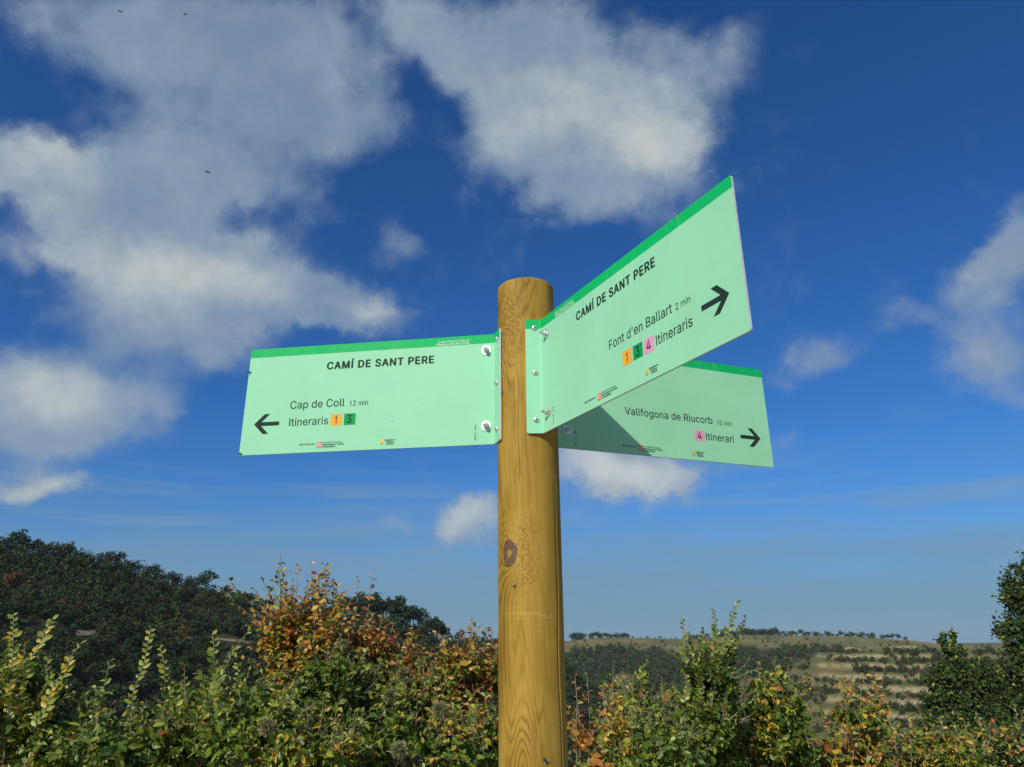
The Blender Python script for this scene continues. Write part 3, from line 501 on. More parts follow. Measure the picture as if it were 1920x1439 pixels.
# lettering: outlines of a plain grotesque, drawn here point by point
GLYPHS = {" ":[187,[]],"'":[206,[[78,318,70,509,136,509,128,318]]],".":[187,[[95,-4,86,-4,78,-1,70,3,63,9,57,16,53,24,50,32,50,41,50,50,53,59,57,66,63,73,70,79,78,83,86,86,95,87,104,86,113,83,121,79,128,73,134,66,138,59,140,50,141,41,140,32,138,24,134,16,128,9,121,3,113,-1,104,-4]]],"0":[453,[[227,-7,199,-5,174,1,151,11,130,24,111,41,95,62,80,86,69,113,60,144,53,178,49,214,48,254,49,294,53,330,60,364,69,395,81,422,95,447,112,467,130,484,151,498,174,508,200,514,227,516,254,514,279,508,302,498,323,484,342,467,358,447,372,422,384,395,393,364,400,330,404,294,405,254,404,214,400,178,393,144,384,113,373,86,359,62,342,41,323,24,302,11,279,1,254,-5],[227,50,245,51,261,56,276,63,290,74,303,87,313,103,323,122,330,144,336,168,340,194,343,223,344,254,343,285,340,314,336,341,330,365,323,387,313,405,303,422,290,435,276,446,261,453,245,458,227,460,209,458,192,453,177,446,163,435,151,422,140,405,131,387,123,365,117,341,113,314,110,285,109,254,110,223,113,194,117,168,123,144,131,122,140,103,151,87,163,74,177,63,192,56,209,51]]],"1":[453,[[76,0,76,55,391,55,391,0],[276,509,276,0,212,0,212,448,209,448,86,358,86,427,198,509]]],"2":[453,[[64,0,64,47,234,229,248,243,261,257,272,270,282,282,291,294,299,305,305,316,311,327,315,337,318,348,320,360,320,371,319,385,317,397,313,408,308,419,301,428,293,436,283,443,273,449,262,454,250,457,237,459,224,460,209,459,196,457,184,453,172,447,162,441,153,433,145,424,139,413,134,402,130,390,128,376,127,362,66,362,67,384,71,405,77,424,86,442,98,459,111,473,126,486,143,496,162,505,182,511,203,514,225,516,247,514,268,511,288,505,306,497,323,486,337,474,350,461,361,445,370,428,376,411,380,392,381,372,380,358,378,345,375,331,371,318,365,304,357,290,347,275,336,259,322,241,306,223,288,202,267,180,153,60,153,57,389,57,389,0]]],"3":[453,[[218,-7,195,-6,173,-3,152,2,133,10,114,19,98,30,83,43,70,57,60,74,52,91,46,111,44,132,109,132,111,119,115,107,120,97,126,87,134,78,144,71,154,64,165,59,178,55,191,52,204,50,219,50,234,51,248,53,262,56,275,61,287,67,297,74,307,83,315,93,321,104,325,116,328,130,329,145,328,158,326,172,322,184,316,196,308,207,299,217,288,226,275,234,260,240,242,244,223,247,201,248,157,248,157,299,288,448,288,452,70,452,70,509,372,509,372,461,211,278,211,289,239,290,264,288,287,284,308,276,327,265,344,253,359,239,371,222,381,205,387,186,392,166,393,145,392,123,387,103,380,84,370,66,358,50,344,36,327,23,309,12,288,4,266,-2,243,-6]]],"4":[453,[[40,105,40,158,247,509,311,509,109,166,109,163,413,163,413,105],[282,0,282,121,282,146,282,318,343,318,343,0]]],":":[187,[[95,-4,86,-4,78,-1,70,3,63,9,57,16,53,24,50,32,50,41,50,50,53,59,57,66,63,73,70,79,78,83,86,86,95,87,104,86,113,83,121,79,128,73,134,66,138,59,140,50,141,41,140,32,138,24,134,16,128,9,121,3,113,-1,104,-4],[95,271,86,272,78,274,70,278,63,284,57,291,53,299,50,307,50,316,50,325,53,334,57,342,63,349,70,354,78,359,86,361,95,362,104,361,113,359,121,354,128,349,134,342,138,334,140,325,141,316,140,307,138,299,134,291,128,284,121,278,113,274,104,272]]],"A":[479,[[16,0,201,509,276,509,463,0,395,0,287,302,282,317,276,334,270,352,264,372,257,394,250,420,241,447,232,478,245,478,236,447,228,419,220,393,213,371,206,351,201,333,195,317,191,302,85,0],[110,142,110,199,370,199,370,142]]],"B":[456,[[60,0,60,509,241,509,266,508,289,504,310,499,329,491,345,481,359,469,371,456,381,442,388,426,394,410,397,392,398,374,397,358,395,344,392,331,387,320,380,310,373,301,365,293,356,286,347,280,336,275,326,270,315,267,315,262,327,261,339,257,351,252,363,245,374,237,385,227,394,216,402,203,409,189,414,173,417,155,418,136,417,117,413,100,408,83,400,67,390,52,377,39,362,28,344,18,324,10,301,4,275,1,247,0],[125,57,245,57,272,58,296,63,315,70,330,80,341,92,349,105,354,120,355,137,355,149,352,161,348,173,342,184,335,194,327,203,317,211,306,218,293,224,279,228,264,230,248,231,125,231],[125,285,238,285,252,286,265,288,277,291,288,296,299,302,308,309,316,317,323,326,329,337,333,348,335,359,336,372,334,388,330,403,323,417,313,429,299,439,283,446,263,450,240,452,125,452]]],"C":[510,[[267,-7,235,-5,205,1,177,11,150,25,126,42,104,63,86,88,70,115,57,146,48,179,42,215,40,254,42,293,48,329,57,362,70,393,86,421,104,445,126,466,150,484,177,498,205,508,235,514,267,516,286,515,305,513,323,509,340,504,357,498,373,490,388,481,402,471,415,460,427,447,438,433,448,418,456,402,463,385,469,367,473,348,408,348,405,361,401,373,395,384,389,395,382,404,375,413,366,421,357,428,348,435,337,440,327,445,315,449,304,452,292,454,280,455,267,456,245,454,223,450,203,443,184,432,166,419,150,403,137,385,125,364,116,340,109,314,105,285,103,254,105,223,109,194,116,168,125,145,137,123,151,105,166,89,184,76,203,66,223,59,245,54,267,53,280,53,292,55,304,57,315,60,327,64,337,69,348,74,357,81,366,88,375,96,382,105,389,114,395,125,401,136,405,148,408,160,473,160,469,142,463,124,457,107,448,91,438,76,428,62,416,49,402,38,388,28,373,19,357,11,341,5,323,0,305,-4,286,-6]]],"D":[502,[[219,0,96,0,96,57,215,57,244,58,272,63,296,70,318,81,337,94,354,110,368,128,379,149,388,172,394,198,398,226,399,255,398,285,394,312,388,337,379,361,368,381,354,399,338,415,320,428,299,438,275,446,249,450,221,452,93,452,93,509,225,509,261,507,294,501,325,492,353,478,377,461,399,441,418,418,433,391,446,361,455,329,460,293,462,255,460,217,455,181,446,149,433,119,417,92,398,68,376,48,351,31,322,17,291,8,256,2],[125,509,125,0,60,0,60,509]]],"E":[418,[[60,0,60,509,372,509,372,452,125,452,125,286,355,286,355,229,125,229,125,57,375,57,375,0]]],"F":[410,[[60,0,60,509,369,509,369,452,125,452,125,278,346,278,346,221,125,221,125,0]]],"G":[520,[[269,-7,236,-5,205,1,176,11,149,25,125,43,104,64,85,88,69,116,57,146,47,179,42,215,40,254,42,293,47,329,57,362,69,393,85,421,103,445,125,466,149,484,175,498,203,508,233,514,265,516,285,515,304,513,322,509,340,504,358,497,374,489,389,480,403,469,416,458,429,445,439,431,449,416,458,401,465,384,470,367,474,349,408,349,404,361,399,372,393,383,387,393,380,403,373,411,365,420,356,427,347,434,337,439,326,444,315,448,304,452,291,454,279,455,265,456,243,454,222,450,202,443,183,432,166,419,150,404,137,385,125,364,116,340,109,314,105,285,103,254,105,223,109,194,116,168,125,145,137,124,151,105,166,90,184,76,203,66,224,59,246,54,269,53,290,54,309,57,328,63,345,71,360,81,374,93,386,107,396,123,404,141,410,160,414,180,415,202,434,199,283,199,283,256,478,256,478,200,476,170,471,141,463,115,451,91,436,69,419,50,399,33,377,19,352,8,326,0,298,-5]]],"I":[300,[[31,0,31,57,118,57,118,452,31,452,31,509,269,509,269,452,183,452,183,57,269,57,269,0]]],"M":[628,[[60,0,60,509,152,509,277,187,280,181,282,174,285,167,287,159,299,123,302,113,305,103,308,93,311,84,314,74,317,65,319,57,322,49,307,49,318,83,330,121,333,131,336,140,339,149,342,158,345,167,348,174,350,181,352,187,476,509,568,509,568,0,504,0,504,291,504,327,505,337,505,347,505,358,505,369,506,413,507,457,513,457,509,445,505,433,502,421,498,409,482,363,478,352,474,341,471,331,467,322,464,313,461,305,458,297,456,291,342,0,286,0,170,291,168,297,165,304,162,312,159,321,145,361,141,372,137,384,133,396,129,408,125,420,121,432,116,445,112,457,119,457,120,416,121,372,122,328,122,318,122,309,122,300,122,291,122,0]]],"N":[523,[[60,0,60,509,136,509,343,183,347,176,352,169,357,160,363,151,369,141,375,130,381,119,388,107,394,94,401,82,407,68,414,55,405,54,403,68,402,81,401,95,401,108,400,121,400,134,399,146,399,157,399,195,399,509,463,509,463,0,387,0,202,290,196,300,190,310,184,320,177,331,171,342,164,354,156,367,148,381,108,452,119,454,122,384,123,368,123,354,124,340,124,328,125,317,125,307,125,298,125,291,125,0]]],"O":[533,[[267,-7,235,-5,205,1,177,11,150,25,126,42,105,63,86,88,70,115,57,146,48,179,42,215,40,254,42,293,48,329,57,362,70,393,86,421,105,445,126,466,150,484,177,498,205,508,235,514,267,516,299,514,329,508,357,498,384,484,408,466,429,445,448,421,464,393,477,362,486,329,491,293,493,254,491,215,486,179,477,146,464,115,448,88,429,63,408,42,384,25,357,11,329,1,299,-5],[267,53,289,54,310,59,330,66,349,76,367,89,383,105,396,123,408,144,418,168,425,194,429,223,430,254,429,286,425,314,418,341,408,365,396,386,383,404,367,420,349,433,330,443,310,450,289,454,267,456,245,454,223,450,203,443,184,433,167,420,151,404,137,385,125,364,116,340,109,314,105,285,103,254,105,223,109,194,116,168,125,144,137,123,151,105,167,89,184,76,203,66,223,59,245,54]]],"P":[444,[[60,0,60,509,235,509,263,507,289,503,312,497,332,487,350,476,366,462,379,447,390,430,398,411,404,391,407,370,409,348,407,325,404,304,398,284,390,265,379,248,366,233,350,219,332,207,312,198,289,191,263,187,235,186,109,186,109,242,233,242,252,243,269,246,284,250,297,256,308,264,318,272,327,282,333,294,338,306,342,319,344,333,344,348,344,362,342,376,338,389,333,402,326,413,318,423,308,431,297,439,284,444,268,449,251,451,232,452,125,452,125,0]]],"R":[449,[[60,0,60,509,236,509,264,507,290,504,313,497,333,489,351,478,367,465,380,450,390,433,399,415,405,395,408,374,409,352,408,330,405,309,399,290,390,271,380,255,367,240,351,228,333,217,312,209,289,203,264,199,236,198,96,198,96,255,234,255,252,256,269,258,284,262,298,267,309,273,319,281,327,290,334,300,339,312,342,324,344,338,345,352,344,367,342,380,339,393,334,405,327,415,319,425,309,433,298,440,284,445,269,449,252,451,233,452,125,452,125,0],[353,0,230,229,303,229,428,0]]],"S":[446,[[224,-9,197,-8,172,-4,149,1,128,9,108,19,91,31,76,45,64,60,54,77,46,96,41,115,38,137,104,137,107,123,110,110,116,98,123,88,132,79,142,71,154,64,166,59,180,55,194,52,209,50,224,49,241,50,257,52,272,55,286,60,299,66,311,74,321,82,329,92,336,102,341,114,345,126,346,139,345,151,342,161,338,171,332,179,325,186,316,193,307,199,296,205,284,209,272,214,259,218,245,222,184,239,154,249,128,260,105,274,86,289,71,307,60,326,54,348,52,372,53,393,58,413,65,431,75,448,87,463,102,476,119,488,138,498,158,506,180,511,203,514,227,516,252,514,275,511,296,505,316,498,334,488,351,476,365,463,377,449,387,433,394,415,399,397,401,378,337,378,334,396,326,412,316,426,302,437,286,447,267,453,247,457,225,459,209,458,194,456,180,452,167,448,156,442,145,435,136,427,129,418,123,409,118,398,116,387,115,376,116,363,119,352,124,342,131,334,139,326,148,319,158,313,169,308,180,304,191,300,202,296,212,293,264,279,276,276,287,272,299,268,312,264,324,258,336,252,347,245,359,238,369,229,379,220,387,209,395,198,401,185,405,171,407,155,408,139,407,118,403,99,396,81,386,64,374,48,360,34,343,21,323,11,302,2,278,-4,252,-8]]],"T":[448,[[32,452,32,509,417,509,417,452,257,452,257,0,193,0,193,452]]],"V":[479,[[204,0,16,509,84,509,192,206,197,192,203,176,209,158,215,137,222,115,230,89,239,61,248,31,235,31,244,62,252,90,260,115,267,138,274,158,279,176,285,192,290,206,395,509,463,509,278,0]]],"a":[389,[[160,-9,142,-8,126,-5,110,-1,94,5,80,12,68,22,57,32,48,45,40,58,35,73,31,90,30,108,31,123,34,138,38,150,43,161,50,171,58,179,67,187,78,193,89,199,100,203,112,207,125,211,138,213,152,216,165,218,178,220,194,222,209,224,222,225,234,227,244,228,252,230,259,232,265,235,270,238,273,243,275,248,276,255,276,257,275,268,273,279,271,288,267,297,262,304,256,311,248,317,240,322,230,326,220,329,208,330,196,331,183,330,171,329,159,326,149,322,140,318,132,313,124,307,118,301,112,294,107,288,103,281,100,274,41,291,48,308,57,322,67,335,79,346,91,355,104,364,118,370,133,375,148,379,163,382,179,384,194,384,204,384,215,383,227,382,239,379,251,376,263,372,275,367,286,360,296,353,306,343,315,333,322,320,329,306,333,290,336,272,337,251,337,0,277,0,277,52,272,52,269,45,264,38,258,32,252,25,244,18,236,12,226,6,215,1,203,-3,190,-6,176,-8],[170,45,187,46,202,49,216,53,228,59,239,66,248,74,257,83,263,93,269,104,272,115,275,126,276,138,276,190,273,188,270,186,265,184,259,182,253,180,246,179,239,177,231,176,223,175,216,173,208,172,200,171,175,168,165,166,154,164,144,162,134,159,125,155,117,150,110,145,103,139,98,132,95,124,93,115,92,105,92,95,94,87,98,79,102,72,107,66,114,61,121,56,130,52,139,49,149,47,159,46]]],"b":[424,[[229,-8,213,-7,198,-5,184,-1,172,4,162,10,153,17,145,24,138,31,132,39,127,46,122,53,118,59,112,59,112,0,53,0,53,509,114,509,114,319,118,319,122,325,127,331,132,338,137,346,144,353,152,360,161,367,171,373,183,378,197,381,212,384,229,384,252,383,274,378,294,371,313,361,330,347,345,332,359,313,370,293,379,270,385,245,389,218,390,189,389,160,385,133,379,108,370,84,359,64,346,45,330,29,313,16,294,5,274,-2,252,-7],[220,47,237,48,253,51,267,57,279,66,291,76,301,88,309,101,316,117,321,133,325,151,327,170,328,189,327,209,325,227,321,245,316,261,309,276,301,290,291,301,280,311,267,319,253,325,237,329,220,330,203,329,188,325,174,320,161,312,150,302,140,291,132,278,125,263,120,247,116,229,113,210,113,189,113,169,116,150,120,132,125,115,132,100,140,86,150,75,162,65,174,57,188,51,204,48]]],"c":[395,[[207,-8,182,-7,159,-2,137,6,117,16,98,30,82,46,68,64,56,85,46,108,40,133,36,159,34,187,36,216,40,243,46,268,56,291,68,312,82,330,98,346,117,360,137,371,159,378,182,383,207,384,221,384,234,383,247,380,260,377,272,373,284,368,295,362,305,356,315,349,324,341,332,332,340,322,347,312,353,301,358,289,362,277,303,262,301,269,298,276,294,283,290,289,286,295,281,301,276,306,270,311,264,315,257,319,250,322,242,325,234,327,226,329,217,329,207,330,189,329,173,325,158,319,145,310,134,300,124,287,115,274,108,258,103,242,99,224,97,206,96,187,97,169,99,151,103,134,108,117,115,102,124,89,134,76,145,66,158,57,173,51,189,48,207,46,217,47,226,48,234,49,243,52,250,54,258,58,264,62,271,66,277,71,282,76,287,82,292,89,296,95,299,102,302,110,304,117,363,102,359,90,354,78,348,67,341,56,334,46,325,37,316,29,306,21,296,15,285,9,273,4,261,-1,248,-4,235,-6,221,-8]]],"d":[424,[[195,-8,172,-7,151,-2,130,5,111,16,94,29,79,45,66,64,55,84,46,108,39,133,35,160,34,189,35,218,39,245,46,270,55,293,66,313,79,332,95,347,112,361,131,371,151,378,173,383,196,384,213,384,228,381,241,378,253,373,263,367,272,360,280,353,287,346,293,338,298,331,303,325,306,319,311,319,311,509,372,509,372,0,313,0,313,59,307,59,303,53,298,46,293,39,287,31,280,24,272,17,263,10,252,4,241,-1,227,-5,212,-7],[205,47,221,48,236,51,250,57,263,65,274,75,284,86,293,100,299,115,305,132,309,150,311,169,312,189,311,210,309,229,305,247,300,263,293,278,284,291,275,302,263,312,251,320,237,325,221,329,205,330,187,329,172,325,157,319,145,311,133,301,124,290,115,276,108,261,103,245,99,227,97,209,96,189,97,170,99,151,103,133,109,117,115,101,124,88,134,76,145,66,158,57,172,51,188,48]]],"e":[404,[[212,-8,185,-7,161,-2,138,6,117,16,98,30,82,46,68,64,56,85,46,108,40,132,35,159,34,187,35,215,39,242,46,267,55,290,67,311,81,329,97,346,115,359,135,370,157,378,180,383,205,384,221,384,236,382,251,379,266,374,280,368,294,361,307,351,319,341,331,329,341,315,350,299,357,282,363,263,368,242,370,219,371,194,371,169,75,169,75,221,338,221,310,202,309,220,307,237,303,254,298,269,291,282,283,294,273,305,263,314,250,321,237,326,222,329,205,330,189,329,173,326,159,321,146,313,135,304,125,294,116,282,109,270,103,256,99,241,97,226,96,211,96,178,97,157,100,139,104,122,110,106,118,92,128,80,139,70,151,61,165,55,179,50,195,47,212,46,224,47,234,48,244,50,254,53,263,56,271,61,278,66,285,73,292,80,297,88,302,96,306,105,365,91,360,77,353,63,345,51,335,39,324,29,311,19,298,11,283,4,266,-1,249,-5,231,-7]]],"f":[253,[[228,379,228,327,6,327,6,379],[81,0,81,432,82,447,84,461,89,474,96,486,104,496,113,505,124,513,135,519,148,524,161,527,174,529,187,530,197,530,207,529,215,528,222,527,229,525,234,524,239,522,243,521,227,468,225,469,222,470,219,471,215,472,211,473,206,473,200,474,195,474,182,473,171,470,162,466,154,460,149,452,145,443,142,431,142,419,142,0]]],"g":[425,[[207,-151,187,-150,168,-148,150,-144,134,-140,119,-134,105,-127,93,-119,82,-110,73,-101,64,-91,57,-80,51,-69,101,-41,106,-47,110,-53,116,-59,122,-66,128,-72,136,-78,145,-83,154,-88,165,-92,178,-95,192,-97,207,-97,229,-96,249,-92,267,-85,282,-75,295,-62,304,-47,310,-28,311,-6,311,68,306,68,302,62,298,56,293,49,287,41,280,34,272,28,263,21,252,16,241,11,227,8,212,5,195,5,173,6,152,10,132,17,113,27,95,39,80,53,67,71,55,90,46,112,39,136,35,163,34,191,35,220,39,246,46,271,55,293,66,314,80,332,95,347,112,361,131,371,152,378,173,383,196,384,213,384,228,382,242,378,253,373,264,367,273,360,281,353,288,346,294,338,299,331,304,325,308,319,313,319,313,379,372,379,372,-9,371,-32,367,-54,360,-73,350,-90,338,-104,324,-117,308,-127,291,-136,271,-142,251,-147,229,-150],[205,59,222,60,237,63,251,68,264,75,275,84,285,95,293,107,300,121,305,137,309,154,312,172,312,193,312,212,309,231,305,248,300,264,293,278,285,291,275,303,264,312,251,320,237,325,222,329,205,330,188,329,172,325,158,320,145,312,134,302,124,290,115,277,109,262,103,246,99,229,97,212,96,193,97,173,99,155,103,138,109,123,116,108,124,96,134,85,145,76,158,68,172,63,188,60]]],"i":[166,[[53,0,53,379,114,379,114,0],[84,443,75,444,67,446,60,449,54,455,48,461,44,468,42,475,41,483,42,491,44,499,48,506,54,512,60,517,67,521,75,523,84,524,92,523,100,521,107,517,114,512,119,506,123,499,126,491,126,483,126,475,123,468,119,461,114,455,107,449,100,446,92,444]]],"j":[166,[[53,379,114,379,114,-30,113,-47,111,-63,107,-77,102,-90,95,-102,86,-113,76,-122,65,-129,52,-135,37,-139,21,-142,4,-143,-10,-143,-10,-87,2,-87,14,-86,25,-83,34,-78,40,-72,46,-64,50,-54,52,-42,53,-29],[83,443,75,444,67,446,60,449,53,455,48,461,44,468,42,475,41,483,42,491,44,499,48,506,53,512,60,517,67,521,75,523,83,524,92,523,100,521,107,517,114,512,119,506,123,499,125,491,126,483,125,475,123,468,119,461,114,455,107,449,100,446,92,444]]],"l":[189,[[139,-2,119,-1,101,3,86,10,74,20,65,33,58,47,54,65,53,84,53,509,114,509,114,99,114,87,115,77,117,68,120,62,124,58,130,54,137,53,146,52,150,52,154,52,158,52,160,53,163,53,165,53,167,54,170,54,181,3,176,2,172,1,167,0,162,-1,156,-2,151,-2,145,-2]]],"m":[609,[[53,0,53,379,112,379,112,295,108,295,112,310,118,323,125,335,132,346,141,355,151,363,161,370,172,376,183,380,195,384,207,386,219,386,239,385,257,380,273,372,287,361,299,347,309,331,316,314,321,295,312,295,317,308,322,321,329,332,337,343,347,353,357,361,368,369,381,375,394,380,407,383,422,385,437,386,453,385,468,383,483,378,497,372,510,364,522,354,532,342,541,328,548,313,553,296,556,276,557,255,557,0,496,0,496,254,494,273,490,289,483,302,473,313,460,321,447,326,433,329,419,330,406,330,395,328,384,324,374,320,365,314,358,307,351,299,345,290,341,280,338,270,336,259,335,247,335,0,274,0,274,260,273,275,269,288,262,301,253,311,242,320,229,326,215,329,199,330,188,330,178,328,168,325,158,320,148,314,140,307,132,299,126,289,121,278,117,266,114,253,114,238,114,0]]],"n":[409,[[114,227,114,0,53,0,53,379,112,379,112,287,102,287,112,312,124,332,137,349,152,362,169,372,187,379,207,383,227,384,246,383,264,380,280,376,295,369,309,360,321,349,332,336,341,321,348,304,353,285,356,264,357,240,357,0,296,0,296,235,295,256,290,275,283,291,273,304,260,315,246,323,229,328,210,329,197,328,184,326,172,322,161,317,150,311,141,303,133,293,126,283,121,271,117,257,114,243]]],"o":[415,[[207,-8,182,-7,159,-2,137,6,117,16,98,30,82,46,68,64,56,85,46,108,40,133,36,159,34,187,36,216,40,243,46,268,56,291,68,312,82,330,98,346,117,360,137,371,159,378,182,383,207,384,233,383,256,378,278,371,299,360,317,346,333,330,347,312,359,291,369,268,376,243,380,216,381,187,380,159,376,133,369,108,359,85,347,64,333,46,317,30,299,16,278,6,256,-2,233,-7],[207,46,226,48,242,51,257,57,270,66,282,76,292,89,300,102,307,117,312,134,316,151,318,169,319,187,318,206,316,224,312,242,307,258,300,274,292,287,282,300,270,310,257,319,242,325,226,329,207,330,189,329,173,325,158,319,145,310,134,300,124,287,115,274,108,258,103,242,99,224,97,206,96,187,97,169,99,151,103,134,108,117,115,102,124,89,134,76,145,66,158,57,173,51,189,48]]],"p":[424,[[53,-143,53,379,112,379,112,319,118,319,122,325,126,331,131,338,137,346,144,353,152,360,161,367,171,373,183,378,197,381,212,384,229,384,252,383,274,378,294,371,313,361,330,347,345,332,359,313,370,293,379,270,385,245,389,218,390,189,389,160,385,133,379,108,370,84,359,64,346,45,330,29,313,16,294,5,274,-2,252,-7,229,-8,213,-7,198,-5,184,-1,173,4,162,10,153,17,145,24,138,31,132,39,127,46,122,53,118,59,114,59,114,-143],[220,47,237,48,253,51,267,57,279,66,291,76,301,88,309,101,316,117,321,133,325,151,327,170,328,189,327,209,325,227,321,245,316,261,309,276,301,290,291,301,280,311,267,319,253,325,237,329,220,330,203,329,188,325,174,320,161,312,150,302,140,291,132,278,125,263,120,247,116,229,113,210,113,189,113,169,116,150,120,132,125,115,132,100,140,86,150,75,162,65,174,57,188,51,204,48]]],"r":[259,[[53,0,53,379,112,379,112,321,115,321,122,335,130,347,140,358,152,367,166,375,181,380,196,384,213,385,217,385,221,385,225,385,229,384,243,384,243,322,242,323,239,323,235,324,230,324,224,325,219,325,213,326,207,326,194,325,182,323,170,319,159,315,149,309,140,301,132,293,126,284,121,273,117,262,114,250,114,237,114,0]]],"s":[365,[[182,-8,163,-7,145,-5,128,-2,112,3,98,10,84,18,72,27,62,38,53,50,45,63,40,78,36,94,94,107,99,92,105,79,114,69,124,60,136,54,150,49,165,46,181,45,200,46,217,50,232,55,244,62,255,71,262,81,267,91,268,103,267,112,265,121,260,129,254,136,246,142,237,147,225,151,212,155,149,170,125,177,104,186,87,196,72,208,61,222,53,237,48,255,47,274,48,290,51,305,57,319,65,332,75,343,87,354,100,363,115,370,131,377,149,381,167,384,187,384,206,384,223,381,239,378,254,372,267,366,279,358,290,349,299,339,307,328,314,316,319,303,324,290,268,277,264,288,258,298,251,307,243,316,232,323,219,328,205,331,187,333,171,332,156,329,143,324,131,317,121,308,114,299,110,289,109,277,110,267,112,258,117,250,124,243,133,237,144,232,157,227,172,223,229,209,254,202,275,194,292,183,306,171,317,158,325,142,330,125,331,107,330,90,326,75,321,61,312,47,302,35,290,24,276,15,260,6,242,0,223,-5,203,-7]]],"t":[227,[[204,379,204,327,6,327,6,379],[65,471,126,471,126,98,127,86,128,76,132,68,136,61,142,56,150,53,159,51,170,50,173,50,177,50,181,51,185,51,190,52,194,52,198,53,202,54,213,2,208,0,203,-1,198,-2,192,-3,186,-3,180,-4,174,-4,168,-4,145,-3,125,2,107,10,92,21,80,35,72,52,67,71,65,93]]],"u":[410,[[182,-5,164,-4,146,-1,130,4,115,11,101,20,89,31,78,44,69,59,62,76,57,95,54,116,53,139,53,379,114,379,114,144,115,123,119,105,127,89,137,75,150,64,164,56,181,52,200,50,213,51,226,53,238,57,249,62,259,69,268,77,276,86,283,97,289,109,293,122,295,137,296,153,296,379,357,379,357,0,298,0,298,92,307,92,297,67,286,47,272,30,257,17,240,7,222,0,203,-4]]],"y":[389,[[47,-139,61,-86,71,-87,80,-89,88,-90,96,-90,104,-89,111,-87,118,-84,124,-80,130,-74,136,-67,141,-58,146,-48,151,-36,163,-1,17,379,84,379,165,155,171,138,177,121,182,104,187,87,191,70,196,53,201,37,206,21,184,21,188,37,193,53,198,70,202,87,207,104,212,121,218,138,224,155,305,379,371,379,204,-58,198,-72,191,-85,184,-97,177,-107,168,-116,159,-124,150,-130,139,-136,128,-140,117,-143,104,-145,91,-145,84,-145,77,-145,71,-144,65,-143,59,-142,54,-141,51,-140]]],"\u00cd":[300,[[31,0,31,57,118,57,118,452,31,452,31,509,269,509,269,452,183,452,183,57,269,57,269,0],[124,558,171,659,240,659,174,558]]]}
GLYPHS['I'] = [190, [[62, 0, 62, 509, 128, 509, 128, 0]]]; GLYPHS['Í'] = [190, [[62, 0, 62, 509, 128, 509, 128, 0], [72, 556, 112, 668, 186, 668, 122, 556]]]
GLYPHS['1'] = [430, [[205, 0, 272, 0, 272, 509, 226, 509, 214, 462, 192, 436, 160, 422, 95, 415, 95, 367, 205, 367]]]
def text_polys(s, x0, x1, y, cap, bold=0.0, center=False):
    k_ = cap / 509.0; adv = [GLYPHS[ch][0] + bold * 900 for ch in s]; tot_ = sum(adv) - 25
    kx_ = (x1 - x0) / tot_ if x1 is not None else k_
    out = []; x = x0
    for ch, a in zip(s, adv):
        for cnt in GLYPHS[ch][1]:
            out.append([(x + (cnt[i] - 35 + bold * 300) * kx_, y + cnt[i + 1] * k_) for i in range(0, len(cnt), 2)])
        x += a * kx_
    return out
from mathutils.geometry import delaunay_2d_cdt
def fill(polys, offset=0.0):
    boxes = [(min(x for x, y in p_), min(y for x, y in p_), max(x for x, y in p_), max(y for x, y in p_)) for p_ in polys]; groups = []
    for b_, p_ in zip(boxes, polys):
        for g_ in reversed(groups[-4:]):
            if any(b_[0] < c_[2] and b_[2] > c_[0] and b_[1] < c_[3] and b_[3] > c_[1] for c_ in g_[0]): g_[0].append(b_); g_[1].append(p_); break
        else: groups.append(([b_], [p_]))
    V_, F_, n = [], [], 0
    for _, pl in groups:
        v, f_ = fill_one(pl, offset); V_.append(v); F_.append(f_ + n); n += len(v)
    fo = np.vstack(F_); return mesh_np('print', np.vstack(V_), fo.ravel(), np.arange(len(fo)) * 3, np.full(len(fo), 3), [])
def fill_one(polys, offset=0.0):
    """flat print: triangles inside the outlines by winding number; offset fattens the strokes"""
    P_ = [np.array(pl, float) * 1000 for pl in polys]; o_ = offset * 1000
    if o_ > 0: P_ = [p_ + np.array(d_) * o_ for p_ in P_ for d_ in ((1, 0), (-1, 0), (0, .7), (0, -.7))]
    verts = []; edges = []; A = []; B = []
    for p_ in P_:
        b_ = len(verts); n = len(p_); verts += [Vector(v) for v in p_.tolist()]; edges += [(b_ + i, b_ + (i + 1) % n) for i in range(n)]; A.append(p_); B.append(np.roll(p_, -1, 0))
    vo, _, fo, _, _, _ = delaunay_2d_cdt(verts, edges, [], 0, 1e-6)
    vo = np.array([tuple(v) for v in vo]); fo = np.array([f_ for f_ in fo if len(f_) == 3]); A = np.vstack(A); B = np.vstack(B); C_ = vo[fo].mean(1)
    cx, cy = C_[:, :1], C_[:, 1:2]; y0, y1 = A[None, :, 1], B[None, :, 1]
    side = (B[None, :, 0] - A[None, :, 0]) * (cy - y0) - (cx - A[None, :, 0]) * (y1 - y0)
    wn_ = ((y0 <= cy) & (y1 > cy) & (side > 0)).sum(1) - ((y0 > cy) & (y1 <= cy) & (side < 0)).sum(1)
    fo = fo[wn_ != 0]; v3 = np.c_[vo / 1000, np.zeros(len(vo))]
    e1_ = v3[fo[:, 1]] - v3[fo[:, 0]]; e2_ = v3[fo[:, 2]] - v3[fo[:, 0]]; fl = (e1_[:, 0] * e2_[:, 1] - e1_[:, 1] * e2_[:, 0]) < 0; fo[fl] = fo[fl][:, ::-1]
    return v3, fo
MM = .001
